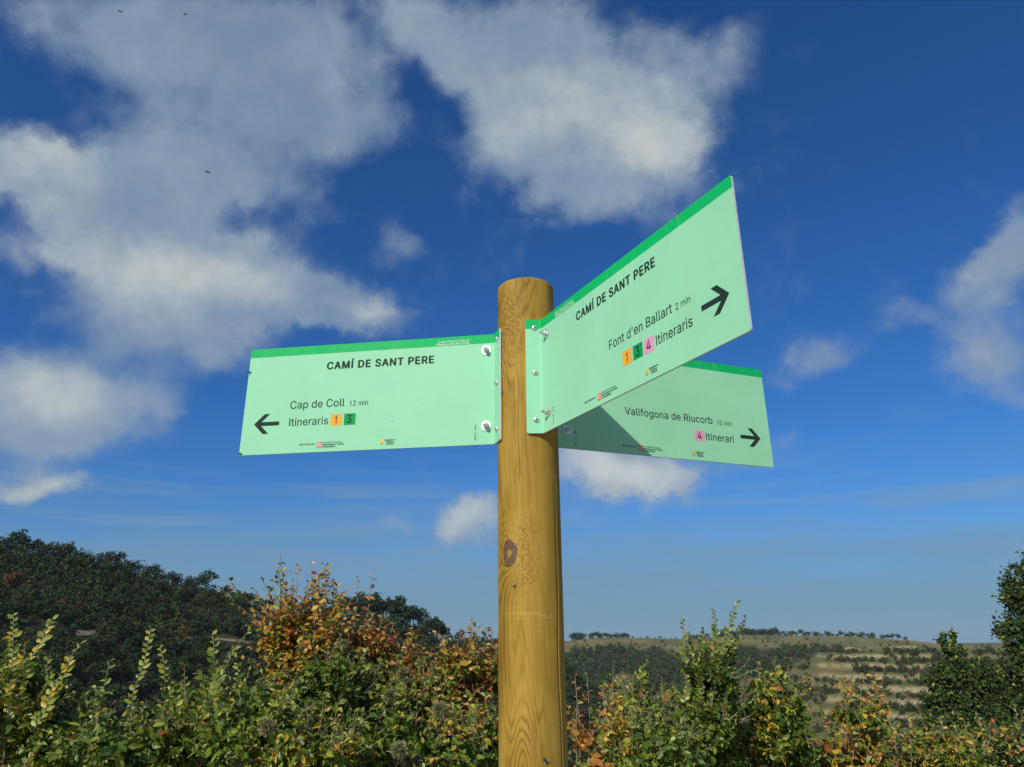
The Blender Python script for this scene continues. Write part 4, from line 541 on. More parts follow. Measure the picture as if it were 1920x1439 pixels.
class Board:
    """a bent aluminium plate: local x runs to the right as read, y up, z towards the reader; origin at the foot of the bend"""
    def __init__(s, bend, ang, ztop, length, side, flange_ang, flange_len, label):
        s.side = side; d = Vector((math.cos(ang), math.sin(ang), 0)); s.d = d
        X = d * side                       # reading direction
        N = X.cross(Vector((0, 0, 1)))     # towards the reader
        s.X, s.N = X, N
        s.M = Matrix(((X.x, 0, N.x, bend[0]), (X.y, 0, N.y, bend[1]), (0, 1, 0, ztop - .2), (0, 0, 0, 1)))
        s.inv = s.M.inverted()
        s.root_inv = Matrix.Translation(post_root.location).inverted()
        # path of the front face in plan, from the flange tip round the bend to the free end
        fd = Vector((math.cos(flange_ang), math.sin(flange_ang), 0)); B = Vector((bend[0], bend[1], 0)); rb = .0028
        pts = []; n_f = 7
        for q in (0, .0006, .0015, .003): pts.append((B + fd * (flange_len - q), flange_len - q, 'f'))
        pts.append((B + fd * rb * 1.6, rb * 1.6, 'f'))
        p0 = B + fd * rb * 1.2; p2 = B + d * rb * 1.2
        for q in np.linspace(0, 1, 7): pts.append((p0 * (1 - q) ** 2 + B * 2 * q * (1 - q) + p2 * q * q, 0, 'b'))
        pts.append((B + d * rb * 1.6, 0, 'p'))
        for q in (.12, .3, .6, .85): pts.append((B + d * length * q, 0, 'p'))
        for q in (.003, .0015, .0006, .0): pts.append((B + d * (length - q), q, 'e'))
        V = []; F = []; MI = []; th = .003
        zl = [0, .1, .1832, .2]
        n = len(pts)
        P3 = [p_[0] for p_ in pts]
        for i, (p_, q, kd) in enumerate(pts):
            t_ = (P3[min(i + 1, n - 1)] - P3[max(i - 1, 0)]).normalized(); nn = t_.cross(Vector((0, 0, 1)))
            if nn.dot(N) < -.01 and kd != 'f': nn = -nn
            if i == 0: s_sign = None
            ins = 0
            if kd == 'f' and flange_len - q < .0031: u = .003 - (flange_len - q); ins = .003 - math.sqrt(max(0, .003 ** 2 - u * u))
            if kd == 'e' and q < .0031: u = .003 - q; ins = .003 - math.sqrt(max(0, .003 ** 2 - u * u))
            for back in (0, 1):
                for z in zl:
                    zz = z + (ins if z == 0 else -ins if z == .2 else 0)
                    V.append((p_, nn, back, zz + ztop - .2))
        # one consistent side for the front along the whole path
        sgn = 1
        out = []
        for i in range(n):
            t_ = (P3[min(i + 1, n - 1)] - P3[max(i - 1, 0)]).normalized(); nn = t_.cross(Vector((0, 0, 1)))
            if i == 0:
                tl = d; ref = tl.cross(Vector((0, 0, 1))); sgn = 1 if ref.dot(N) > 0 else -1
            nn = nn * sgn
            for back in (0, 1):
                for zi in range(4):
                    p_, _, _, zz = V[i * 8 + back * 4 + zi]
                    q_ = p_ - nn * th * back; out.append(Vector((q_.x, q_.y, zz)))
        def fc(a, b_, c_, d_, mi):
            F.append((a, b_, c_, d_)); MI.append(mi)
        for i in range(n - 1):
            a, b_ = i * 8, (i + 1) * 8
            for zi in range(3):
                fc(a + zi, b_ + zi, b_ + zi + 1, a + zi + 1, 1 if zi == 2 else 0)
                fc(a + 4 + zi + 1, b_ + 4 + zi + 1, b_ + 4 + zi, a + 4 + zi, 2)
            fc(a, a + 4, b_ + 4, b_, 2); fc(a + 3, b_ + 3, b_ + 7, a + 7, 2)
        for e in (0, (n - 1) * 8):
            for zi in range(3): fc(e + zi, e + zi + 1, e + 4 + zi + 1, e + 4 + zi, 2)
        me = mesh_faces('direction_board', [s.inv @ v for v in out], F, [M['mint'], M['band'], M['alu']], None, False, MI)
        o = link_mesh('direction_board', me, post_root); o.matrix_local = s.root_inv @ s.M; o['label'] = label; s.o = o
        # flange frame, for the screws
        FX = fd; FN = fd.cross(Vector((0, 0, 1)));
        if FN.dot(out[0] - out[4]) < 0: FN = -FN
        s.F = Matrix(((FX.x, 0, FN.x, bend[0]), (FX.y, 0, FN.y, bend[1]), (0, 1, 0, ztop - .2), (0, 0, 0, 1)))
    def put(s, name, me, material, z=.00022):
        me.materials.clear(); me.materials.append(material); o = link_mesh(name, me, s.o); o.location = (0, 0, z); return o
    def text(s, name, str_, x0, x1, y, cap, bold=0., material=None, z=.00022):
        return s.put(name, fill([[(px * MM, py * MM) for px, py in pl] for pl in text_polys(str_, x0, x1, y, cap, bold)], bold * cap * MM * 1.0), material or M['ink'], z)
    def poly(s, name, pts, material, z=.00022):
        return s.put(name, fill([[(x * MM, y * MM) for x, y in pts]]), material, z)
    def arrow(s, tipx, y=55.4):
        e = s.side; base = [(0, 0), (18, 18.3), (28.5, 18.3), (13.8, 3.6), (46.8, 3.6), (46.8, -3.6), (13.8, -3.6), (28.5, -18.3), (18, -18.3)]
        s.poly('arrow', [(tipx - e * x, y + yy) for x, yy in base], M['ink'])
    def plate(s, ch, x, y, material):
        p_ = s.poly('number_square', [(x, y), (x + 20.8, y), (x + 20.8, y + 20.8), (x, y + 20.8)], material)
        wd = 6.6 if ch == '1' else 10.2
        s.text('route_number', ch, x + 10.6 - wd / 2, x + 10.6 + wd / 2, y + 3.4, 14.2, .012, None, .0005)
    def small(s, xa, xr, xc, xt, z0=0):
        s.text('support_lettering', 'amb el suport de:', xa, xa + 28.5, 13.2, 3.3, .03)
        s.poly('red_emblem', [(xr, 7.6), (xr + 9.6, 7.6), (xr + 9.6, 17.8), (xr, 17.8)], M['red'])
        bars = MBars = []
        for i in range(4):
            bx = xr + 1.5 + i * 1.9; bars.append([(bx, 9.0), (bx + .75, 9.0), (bx + .75, 16.4), (bx, 16.4)])
        s.put('emblem_bars', fill([[(x * MM, y * MM) for x, y in pl] for pl in bars]), M['ink_white'], .0005)
        L = []
        L += text_polys('Generalitat de Catalunya', xr + 10.8, xr + 46, 15.0, 2.8)
        s.put('support_lettering', fill([[(x * MM, y * MM) for x, y in pl] for pl in L]), M['ink'], .00022)
        L = text_polys('Departament de Territori', xr + 10.8, xr + 49.5, 11.2, 2.9, .03) + text_polys('i Sostenibilitat', xr + 10.8, xr + 33.5, 7.4, 2.9, .03)
        s.put('support_lettering', fill([[(x * MM, y * MM) for x, y in pl] for pl in L], .00012), M['ink'], .00022)
        # town crest: lozenge shield under a small crown
        cx = xc + 3.3
        s.poly('crest', [(cx - 3.3, 14.2), (cx - 3.3, 10.2), (cx, 6.8), (cx + 3.3, 10.2), (cx + 3.3, 14.2)], M['yellow'])
        s.poly('crest_leaf', [(cx - 2.6, 10.3), (cx, 7.6), (cx + 2.6, 10.3)], M['leafgreen'], .0005)
        s.poly('crest_charge', [(cx - 1.2, 11.0), (cx + 1.2, 11.0), (cx, 13.4)], M['red'], .0005)
        s.poly('crest_crown', [(cx - 3, 14.9), (cx + 3, 14.9), (cx + 3.2, 17.6), (cx + 1.5, 16.1), (cx, 17.8), (cx - 1.5, 16.1), (cx - 3.2, 17.6)], M['yellow'])
        L = text_polys('Ajuntament de', xt, xt + 18.6, 14.4, 2.6, .03) + text_polys('Vallfogona', xt + 2.5, xt + 16, 10.9, 2.6, .03) + text_polys('de Riucorb', xt + 3, xt + 16, 7.4, 2.6, .03)
        s.put('town_lettering', fill([[(x * MM, y * MM) for x, y in pl] for pl in L], .00012), M['ink'], .00022)
    def ref(s, str_, xc):
        pl = text_polys(str_, 0, 27.2, 0, 3.3, 0.01)
        s.put('reference_lettering', fill([[((xc - 1.6 + y) * MM, (34.6 - x) * MM) for x, y in p_] for p_ in pl]), M['ink'])
    def heading(s, x0, x1, right=True):
        sh = 4.5 if right else 0; sh2 = 0 if right else 5
        s.text('area_lettering', 'Espai Natural Protegit', x0 + sh, x1 - sh2, 189.6, 4.0, 0.01, M['ink_white'])
        s.text('area_lettering', 'Obagues del Riu Corb', x0, x1, 184.6, 4.1, .035, M['ink_white'])
    def bolt(s, x, y, rot=0):
        Mx = Matrix.Translation((x * MM, y * MM, .0002)) @ Matrix.Rotation(rot, 4, 'Z')
        wq = MB(); wq.lathe([(.0086, 0), (.0088, .0006), (.0086, .0013), (.0040, .0014)], 32, Mx); wq.build('washer', M['steel'], s.o, False)
        nb = MB(); nb.lathe([(.0047, .0014), (.0052, .0020), (.0052, .0052), (.0046, .0060)], 6, Mx, 0)
        nb.lathe([(.0036, .0058), (.0038, .0075), (.0037, .0105), (.0030, .0122), (.0017, .0131), (.0003, .0134)], 20, Mx, 0)
        nb.build('acorn_nut', M['steel'], s.o, False)
        # the bolt head on the far side
        Mb = Matrix.Translation((x * MM, y * MM, -.0031)) @ Matrix.Rotation(math.pi, 4, 'X')
        hb = MB(); hb.lathe([(.0085, 0), (.0085, .0013), (.0050, .0014), (.0050, .0050), (.0045, .0055)], 24, Mb); hb.build('bolt_head', M['steel'], s.o, False)
    def screw(s, f, y, rot):
        L = s.inv @ s.F @ Matrix.Translation((f, y * MM, .0001)) @ Matrix.Rotation(rot, 4, 'Z')
        q = MB(); q.lathe([(.0048, 0), (.0050, .0005), (.0046, .0016), (.0034, .0026), (.0016, .0031), (.0002, .0032)], 24, L, 0)
        for a in (0, math.pi / 2): q.box(L @ Vector((0, 0, .0030)), (.0022, .00042, .00035), 1, (L.to_3x3() @ Matrix.Rotation(a, 3, 'Z')))
        # its shank goes on through the flange into the wood
        q.lathe([(.0022, -.016), (.0022, .0002)], 10, L, 0)
        q.build('screw', [M['steel'], M['darkslot']], s.o, True)

BL = .4536
bl = Board((-.0305, 1.172), 3.00210646, .51367524 + EYE, BL, -1, 3.00210646 + R_(117.6), .0285, 'left hand board for Cap de Coll with arrow pointing left')
br = Board((.04955, 1.1219), -1.08955808, .5176 + EYE, BL, 1, math.pi, .0265, 'right hand board for Font d\'en Ballart jutting towards the viewer')
bt = Board((.0783, 1.19830697), .371364737, .51387649 + EYE, BL, 1, .371364737 - R_(117.6), .0285, 'rear right board for Vallfogona de Riucorb, partly shaded')
bl.text('title_lettering', 'CAMÍ DE SANT PERE', -305, -106, 152.2, 13.7, .066)
bl.text('destination_lettering', 'Cap de Coll', -367.3, -266.3, 81.0, 14.3, .01); bl.text('minutes_lettering', '12 min', -258.5, -223, 81.0, 9.2, 0.005)
bl.text('route_lettering', 'Itineraris', -367, -293.5, 49.3, 14.1, .01); bl.plate('1', -290.3, 46.2, M['orange']); bl.plate('3', -265.8, 46.2, M['green']); bl.arrow(-432)
bl.small(-343.5, -312, -198.6, -190.2); bl.ref('Ref. 31Bb', -32.4); bl.heading(-104.4, -44.4)
sm = [(-178.5 + 3.2 * math.cos(a), 48.6 + 3.0 * math.sin(a)) for a in np.linspace(0, 6.1, 14)]; bl.poly('stain', sm, M['stain'])
bl.bolt(-14.2, 170.2, .3); bl.bolt(-13.8, 32.4, .8)
br.text('title_lettering', 'CAMÍ DE SANT PERE', 110.5, 307.5, 152.2, 13.7, .066)
br.text('destination_lettering', "Font d'en Ballart", 191.8, 331.5, 73.3, 13.8, .01); br.text('minutes_lettering', '2 min', 337.3, 366.5, 73.3, 9.0, 0.005)
br.text('route_lettering', 'Itineraris', 294.7, 366.5, 41.3, 14.0, .01); br.plate('1', 222.5, 37.6, M['orange']); br.plate('3', 246.2, 37.6, M['green']); br.plate('4', 269.9, 37.6, M['pink']); br.arrow(429.5, 56)
br.small(124, 157.2, 268.9, 277); br.ref('Ref. 31Aa', 33.4); br.heading(47.4, 107, False)
br.poly('white_dot', [(13.9 + 1.5 * math.cos(a), 96.4 + 1.7 * math.sin(a)) for a in np.linspace(0, 6, 12)], M['ink_white'])  # small white dot on the plate, drawn for a screw mark
br.bolt(18.4, 167.6, .5); br.bolt(18.6, 31.2, .1)
bt.text('destination_lettering', 'Vallfogona de Riucorb', 134.5, 323.6, 73.6, 13.6, .01); bt.text('minutes_lettering', '10 min', 331.8, 367.8, 73.4, 9.0, 0.005)
bt.text('route_lettering', 'Itinerari', 303.9, 368.4, 41.2, 13.6, .01); bt.plate('4', 280.2, 37.6, M['pink']); bt.arrow(430.5, 55)
bt.small(124.6, 157.5, 269.9, 277.6); bt.ref('Ref. 31Ca', 33.6); bt.heading(47.4, 107, False)
bt.bolt(17.6, 167.6, .2); bt.bolt(17.6, 32.4, .6)
for B_, fl in ((bl, .0135), (br, .0108), (bt, .0135)):
    for i, yv in enumerate((185.0, 104.0, 22.6)): B_.screw(fl, yv, .4 + i * .7)

# ------------------------------------------------------------------ flies
def fly_parts(loc, R3, scale, label, wings_open=.5):
    root = empty('fly', loc, label, 'fly'); root.rotation_euler = R3.to_euler(); root.scale = (scale,) * 3
    b_ = MB(); b_.ellipsoid((0, 0, 0), (.0011, .0016, .0010), 12); b_.ellipsoid((0, -.0030, -.0001), (.0013, .0022, .0011), 12); b_.ellipsoid((0, .0021, 0), (.0011, .0008, .0010), 12)
    b_.build('body', M['fly'], root, True)
    for s_ in (-1, 1):
        q = MB(); a = R_(25 + 50 * wings_open); pts = []
        for (l, w_) in ((0, 0), (.0018, .0009), (.0040, .0012), (.0055, .0005), (.0056, -.0002), (.0035, -.0010), (.0015, -.0006)):
            pts.append(Vector((s_ * (.0006 + l * math.sin(a) + w_ * math.cos(a)), -(l * math.cos(a)) + w_ * math.sin(a), .0009 + l * .12)))
        V_ = pts + [p_ + Vector((0, 0, .00006)) for p_ in pts]; n = len(pts)
        q.add(V_, [tuple(range(n)), tuple(reversed(range(n, 2 * n)))] + [(i, (i + 1) % n, n + (i + 1) % n, n + i) for i in range(n)]); q.build('wing', M['wing'], root)
        for i, y_ in enumerate((.0009, 0, -.0009)):
            l = MB(); l.tube([(s_ * .0008, y_, -.0005), (s_ * .0019, y_ * 1.6, -.0002), (s_ * .0026, y_ * 2.4, -.0014)], [.00014, .0001, .00006], 5); l.build('leg', M['fly'], root)
    return root
def frame(fwd_, up_):
    u = Vector(up_).normalized(); f_ = Vector(fwd_); f_ = (f_ - u * f_.dot(u)).normalized(); r_ = f_.cross(u); return Matrix((r_, f_, u)).transposed()
for (px, py, y, f_, lb) in ((227, 22, 1.5, (1, .3, .2), 'small fly in the air near the upper left corner, leftmost of the flying ones'), (347, 27, 1.4, (-.6, .5, .3), 'small fly in the air high over the long left board, second from the corner'), (390, 323, 1.15, (.8, -.5, -.2), 'fly hovering against the cloud above the left board, lowest in the air')):
    fly_parts(at(px, py, y), frame(f_, (.3, -.8, 1)), 1.55, lb, .7)
def on_board(B_, x, y, f_, label, s_=.9, z=.0013):
    wl = B_.M @ Vector((x * MM, y * MM, z)); fly_parts(wl, frame(B_.M.to_3x3() @ Vector(f_), B_.N), s_, label, .2)
on_board(bl, -453.5, 156, (-.8, .4, 0), 'small black fly on the left end of the left board, below its green band')
on_board(bl, -452.5, 3, (-.9, .2, 0), 'small black fly at the lower left corner of the left board')
tp = br.M @ Vector((42 * MM, 200 * MM, -.0015)); fly_parts(tp + Vector((0, 0, .0012)), frame(br.X, (0, 0, 1)), 1.0, 'black fly sitting on the top edge of the right board beside the post', .2)
def on_post(px, py, label, s_=.9, f_=(0, 0, 1)):
    d = ray(px, py); a = d.x ** 2 + d.y ** 2; b_ = -2 * (d.x * PC.x + d.y * PC.y); c_ = PC.x ** 2 + PC.y ** 2 - PR ** 2; disc = b_ * b_ - 4 * a * c_
    tt = (-b_ - math.sqrt(max(0, disc))) / (2 * a); p_ = Vector((0, 0, EYE)) + d * tt; n_ = Vector((p_.x - PC.x, p_.y - PC.y, 0)).normalized()
    fly_parts(p_ + n_ * .0013, frame(f_, n_), s_, label, .2)
on_post(943, 737, 'fly on the post just right of the left board edge', .8, (.5, 0, 1))
on_post(966, 1099, 'fly on the post below the dark knot', .8, (1, 0, .4))
on_post(1021, 1425, 'fly on the post near the bottom of the picture', 1.1, (-.7, 0, .7))

# ------------------------------------------------------------------ foliage machinery
LT = np.array([[0, 0, 0], [-.20, .22, .05], [-.29, .50, .07], [-.17, .80, .03], [0, 1, -.08], [.17, .80, .03], [.29, .50, .07], [.20, .22, .05], [0, .5, -.01]])
LF = np.array([[0, 8, 1], [1, 8, 2], [2, 8, 3], [3, 8, 4], [4, 8, 5], [5, 8, 6], [6, 8, 7], [7, 8, 0]])
CT = np.array([[-.5, 0, .06], [.5, 0, -.06], [.42, .9, .10], [-.38, 1.0, -.08]]); CF = np.array([[0, 1, 2], [0, 2, 3]])
def rot_frames(fdir, updir):
    f_ = fdir / (np.linalg.norm(fdir, axis=1, keepdims=True) + 1e-9)
    u = updir - f_ * np.sum(updir * f_, 1, keepdims=True); u /= (np.linalg.norm(u, axis=1, keepdims=True) + 1e-9); r_ = np.cross(f_, u); return r_, f_, u
def leaves_mesh(name, pos, fdir, updir, size, colr, material, T=LT, Fc=LF, width=1.0):
    n = len(pos); r_, f_, u = rot_frames(fdir, updir); w_ = np.broadcast_to(np.asarray(width), (n,))
    curl = np.random.default_rng(n + 5).gamma(2.2, .75, n)[:, None, None]
    V = pos[:, None, :] + size[:, None, None] * (T[None, :, 0, None] * w_[:, None, None] * r_[:, None, :] + T[None, :, 1, None] * f_[:, None, :] + curl * T[None, :, 2, None] * u[:, None, :])
    k_ = len(T); Fs = (Fc[None] + (np.arange(n) * k_)[:, None, None]).reshape(-1, 3)
    cl = np.repeat(colr, k_, 0)
    return mesh_np(name, V.reshape(-1, 3), Fs.ravel(), np.arange(len(Fs)) * 3, np.full(len(Fs), 3), [material], cl, False)
GREEN = [(.185, .265, .030), (.125, .195, .024), (.080, .145, .022), (.245, .305, .036), (.060, .110, .020)]
LIME = [(.34, .40, .05), (.27, .34, .045), (.42, .42, .06), (.20, .28, .04)]
YELL = [(.56, .42, .045), (.46, .36, .045), (.62, .40, .04)]
ORNG = [(.52, .25, .045), (.46, .19, .035), (.58, .33, .055), (.38, .14, .03)]
RED = [(.42, .11, .03), (.50, .15, .035), (.33, .08, .026)]
DARK = [(.030, .055, .014), (.024, .042, .012), (.040, .062, .016)]
DARK2 = [(.045, .078, .022), (.036, .064, .018), (.060, .095, .026)]
def pick(pal, n, rg, jitter=.18):
    """pal = [(weight, list of colours)]"""
    ws = np.array([p_[0] for p_ in pal], float); ws /= ws.sum(); which = rg.choice(len(pal), n, p=ws); out = np.zeros((n, 3))
    for i, (_, cs) in enumerate(pal):
        m_ = which == i; cs = np.array(cs); out[m_] = cs[rg.integers(0, len(cs), m_.sum())]
    return out * (1 + rg.uniform(-jitter, jitter, (n, 1)))

def curve_pts(a, b_, bow, n, rg, wig=.02):
    ts = np.linspace(0, 1, n)[:, None]; a = np.array(a, float); b_ = np.array(b_, float); mid = (a + b_) / 2 + np.array(bow, float)
    P_ = a * (1 - ts) ** 2 + 2 * mid * ts * (1 - ts) + b_ * ts ** 2; L_ = np.linalg.norm(b_ - a)
    return P_ + rg.normal(0, 1, (n, 3)) * wig * L_ * np.sin(ts * math.pi) * .5
def tube_np(mb, P_, r0, r1, n=5): mb.tube([tuple(p_) for p_ in P_], list(np.linspace(r0, r1, len(P_))), n)

leaf_protos = {}
def leaf_proto(c, key):
    if key not in leaf_protos:
        V_ = LT.copy(); leaf_protos[key] = mesh_np('leaf', V_, LF.ravel(), np.arange(8) * 3, np.full(8, 3), [M['leaf']], np.tile(np.array(c), (9, 1)), False)
    return leaf_protos[key]

def along(P_, spacing, rg):
    seg = np.linalg.norm(np.diff(P_, axis=0), axis=1); cum = np.concatenate([[0], np.cumsum(seg)]); n = max(2, int(cum[-1] / spacing)); s_ = np.linspace(cum[-1] * .04, cum[-1], n)
    pos = np.stack([np.interp(s_, cum, P_[:, k_]) for k_ in range(3)], 1); tan = np.gradient(pos, axis=0); tan /= np.linalg.norm(tan, axis=1, keepdims=True) + 1e-9; return pos, tan, s_ / cum[-1]

def shrub(name, label, cat, base, tips, pal, pal_tip=None, leaf=.034, depth=.5, shoots=40, shoot_len=.17, env=None, fill_n=3000, spacing=.017, seed=1, distich=False, single=60, group='shrubs of the hedge behind the signpost', stem_r=.006, bare=0., width=1.):
    """base = ground point; tips = tops of its long stems; env = list of (centre, radii) ellipsoids that the leafy mass fills"""
    rg = np.random.default_rng(seed); root = empty(name, base, label, cat, group); b0 = np.array(base, float)
    tw = MB(); LP, LFd, LU, LS, LC = [], [], [], [], []
    singles = []
    def leaf_run(P_, sp, pl, sz, own=False, start=0.):
        pos, tan, s_ = along(P_, sp, rg); k_ = s_ >= start; pos, tan, s_ = pos[k_], tan[k_], s_[k_]; n = len(pos)
        if n == 0: return
        side = np.cross(tan, np.array([0, -.35, 1.0])); side /= np.linalg.norm(side, axis=1, keepdims=True) + 1e-9
        sg = np.where(np.arange(n) % 2 == 0, 1., -1.)[:, None]
        if distich: fd = side * sg * .9 + tan * .75 + rg.normal(0, .15, (n, 3)); u = np.cross(side, tan) + rg.normal(0, .3, (n, 3))
        else: fd = side * sg * .8 + tan * .5 + rg.normal(0, .45, (n, 3)) + np.array([0, 0, -.25]); u = rg.normal(0, .5, (n, 3)) + np.array([-.2, -.5, .8])
        sz_ = sz * rg.uniform(.5, 1.3, n) * np.where(s_ > .85, .75, 1.)
        c_ = pick(pl, n, rg)
        if own:
            for i in range(n): singles.append((pos[i], fd[i], u[i], sz_[i], c_[i]))
        else: LP.append(pos); LFd.append(fd); LU.append(u); LS.append(sz_); LC.append(c_)
    own_left = single
    for ti, tip in enumerate(tips):
        tip = np.array(tip, float); bow = np.array([rg.normal(0, .05), rg.normal(0, .05), .06]) * np.linalg.norm(tip - b0)
        hub = b0 + np.array([0, 0, max(0., (tip[2] - b0[2]) * .5)]) if (distich and ti) else b0
        start = hub + np.array([rg.normal(0, .06), rg.normal(0, .06), -.05]); P_ = curve_pts(start, tip, bow, 14, rg)
        if distich: P_ = P_ + np.array([[(tip[0] - b0[0]) * .45 * (t_ ** 4 - t_ ** 2), 0, .02 * (t_ - t_ ** 2)] for t_ in np.linspace(0, 1, 14)])
        q = MB(); tube_np(q, P_ - b0, stem_r, stem_r * .22, 6); q.build('stem', M['twig'], root, True)
        L_ = np.linalg.norm(tip - start)
        # leafy leader: the last half metre
        k0 = max(0., 1 - .55 / L_)
        if bare < .9: leaf_run(P_[int(k0 * 13):], spacing * (1 + bare), pal_tip or pal, leaf, own=own_left > 0)
        own_left = single - len(singles)
        for s_ in np.arange(max(.35, k0 - .25), .72 if distich else .93, .09 if not bare else .11):
            i = int(s_ * 13); o_ = P_[i] * (1 - (s_ * 13 - i)) + P_[min(i + 1, 13)] * (s_ * 13 - i); tg = P_[min(i + 1, 13)] - P_[i]; tg /= np.linalg.norm(tg) + 1e-9
            d_ = tg * .7 + rg.normal(0, .55, 3) + np.array([0, -.05, .15]); d_ /= np.linalg.norm(d_); l_ = shoot_len * rg.uniform(.45, 1.) * (1.15 - s_) * 1.4
            Q = curve_pts(o_, o_ + d_ * l_, (0, 0, l_ * .12), 6, rg); tube_np(tw, Q - b0, stem_r * .35, stem_r * .12, 4)
            leaf_run(Q, spacing * (1 + bare), pal_tip or pal, leaf)
    for (c_, r_) in (env or []):
        c_ = np.array(c_, float); r_ = np.array(r_, float)
        for _ in range(shoots):
            d_ = rg.normal(0, 1, 3); d_ /= np.linalg.norm(d_); d_[2] = abs(d_[2]) * .8 + d_[2] * .2; o_ = c_ + d_ * r_ * rg.uniform(.45, .8); e_ = d_ * .6 + np.array([0, -.15, .55]) + rg.normal(0, .35, 3); e_ /= np.linalg.norm(e_)
            l_ = shoot_len * rg.uniform(.6, 1.2); Q = curve_pts(o_, o_ + e_ * l_, rg.normal(0, l_ * .08, 3), 6, rg); tube_np(tw, Q - b0, stem_r * .4, stem_r * .14, 4); leaf_run(Q, spacing, pal, leaf)
        n = int(fill_n * 1.9); d_ = rg.normal(0, 1, (n, 3)); d_ /= np.linalg.norm(d_, axis=1, keepdims=True); rr = rg.uniform(.25, 1., (n, 1)) ** .45
        lump = 1 + .20 * np.sin(d_[:, :1] * 7 + seed) * np.cos(d_[:, 2:] * 6 + seed * 2) + .12 * np.sin(d_[:, 1:2] * 13 + d_[:, :1] * 9)
        pos = c_ + d_ * r_ * rr * lump; outw = d_ * .7 + np.array([-.1, -.2, .35]) + rg.normal(0, .55, (n, 3))
        q_ = pos * 11.0 + seed; clump_ = np.sin(q_[:, 0] + 1.3 * np.sin(q_[:, 2] * .7)) * np.sin(q_[:, 2] * 1.1 + 1) + .5 * np.sin(q_[:, 1] * .9 + q_[:, 0] * .6); kk = clump_ > -.12
        pos, outw, d_ = pos[kk], outw[kk], d_[kk]; n = len(pos)
        fd = rg.normal(0, 1, (n, 3)) + np.array([0, 0, -.35]); LP.append(pos); LFd.append(fd); LU.append(outw); LS.append(leaf * np.clip(rg.lognormal(-.18, .34, n), .35, 1.6))
        # patches of one colour, as on a real shrub: colour follows a slow field
        ph = np.sin(pos[:, 0] * 5.1 + seed) * np.cos(pos[:, 2] * 6.3 + seed * 3) + np.sin(pos[:, 1] * 4.1); cA = pick(pal, n, rg); cB = pick([pal[0]], n, rg); LC.append(np.where((ph > 0.1)[:, None], cB, cA))
    if env:      # the bush goes on down to the ground
        ex_ = [c_[0] for c_, r_ in env]; w_ = max(.45, (max(ex_) - min(ex_)) * .5 + .25); topz = min(min(c_[2] - .3 * r_[2] for c_, r_ in env), 1.15); hh_ = (topz - b0[2]) * .5; n = 1500
        d_ = rg.normal(0, 1, (n, 3)); d_ /= np.linalg.norm(d_, axis=1, keepdims=True); pos = np.array([sum(ex_) / len(ex_), b0[1], b0[2] + hh_]) + d_ * np.array([w_, .42, hh_ * 1.1]) * rg.uniform(.3, 1., (n, 1)) ** .5
        LP.append(pos); LFd.append(rg.normal(0, 1, (n, 3))); LU.append(d_ + np.array([0, 0, .5])); LS.append(leaf * rg.uniform(.6, 1.3, n)); LC.append(pick(pal, n, rg))
    own_ = singles[:single]; ex = singles[single:]
    if ex: LP.append(np.array([e_[0] for e_ in ex])); LFd.append(np.array([e_[1] for e_ in ex])); LU.append(np.array([e_[2] for e_ in ex])); LS.append(np.array([e_[3] for e_ in ex])); LC.append(np.array([e_[4] for e_ in ex]))
    LP = np.vstack(LP) - b0; me = leaves_mesh('foliage', LP, np.vstack(LFd), np.vstack(LU), np.concatenate(LS), np.vstack(LC), M['leaf'], width=width)
    f_ = link_mesh('foliage', me, root); f_['kind'] = 'stuff'
    if tw.V: o_ = tw.build('twigs', M['twig'], root); o_['kind'] = 'stuff'
    for i, (p_, fd, u, s_, c_) in enumerate(own_):
        q_ = np.round(np.log2(c_) * 2.5) / 2.5; key = tuple((q_ * 10).astype(int)); me = leaf_proto(2.0 ** q_, key)
        o_ = link_mesh('leaf', me, root); r_, f2, u2 = rot_frames(fd[None], u[None]); Mx = Matrix(np.stack([r_[0], f2[0], u2[0]], 1).tolist()).to_4x4(); Mx = Mx @ Matrix.Scale(float(s_), 4); Mx.translation = p_ - b0; o_.matrix_local = Mx
    return root

def gbase(px, y):
    p_ = at(px, 1300, y); return (p_.x, p_.y, ground_z(p_.x, p_.y) - .03)
def tips(lst, y): return [tuple(at(px, py, y + dy)) for px, py, dy in lst]
def env(lst, y):
    out = []
    for px, py, rx, rz, dy in lst:
        c_ = at(px, py, y + dy); k_ = (c_.y * math.cos(PITCH) + (c_.z - EYE) * math.sin(PITCH)) / F_PX; out.append((tuple(c_), (rx * k_, max(.22, rx * k_ * .75), rz * k_)))
    return out

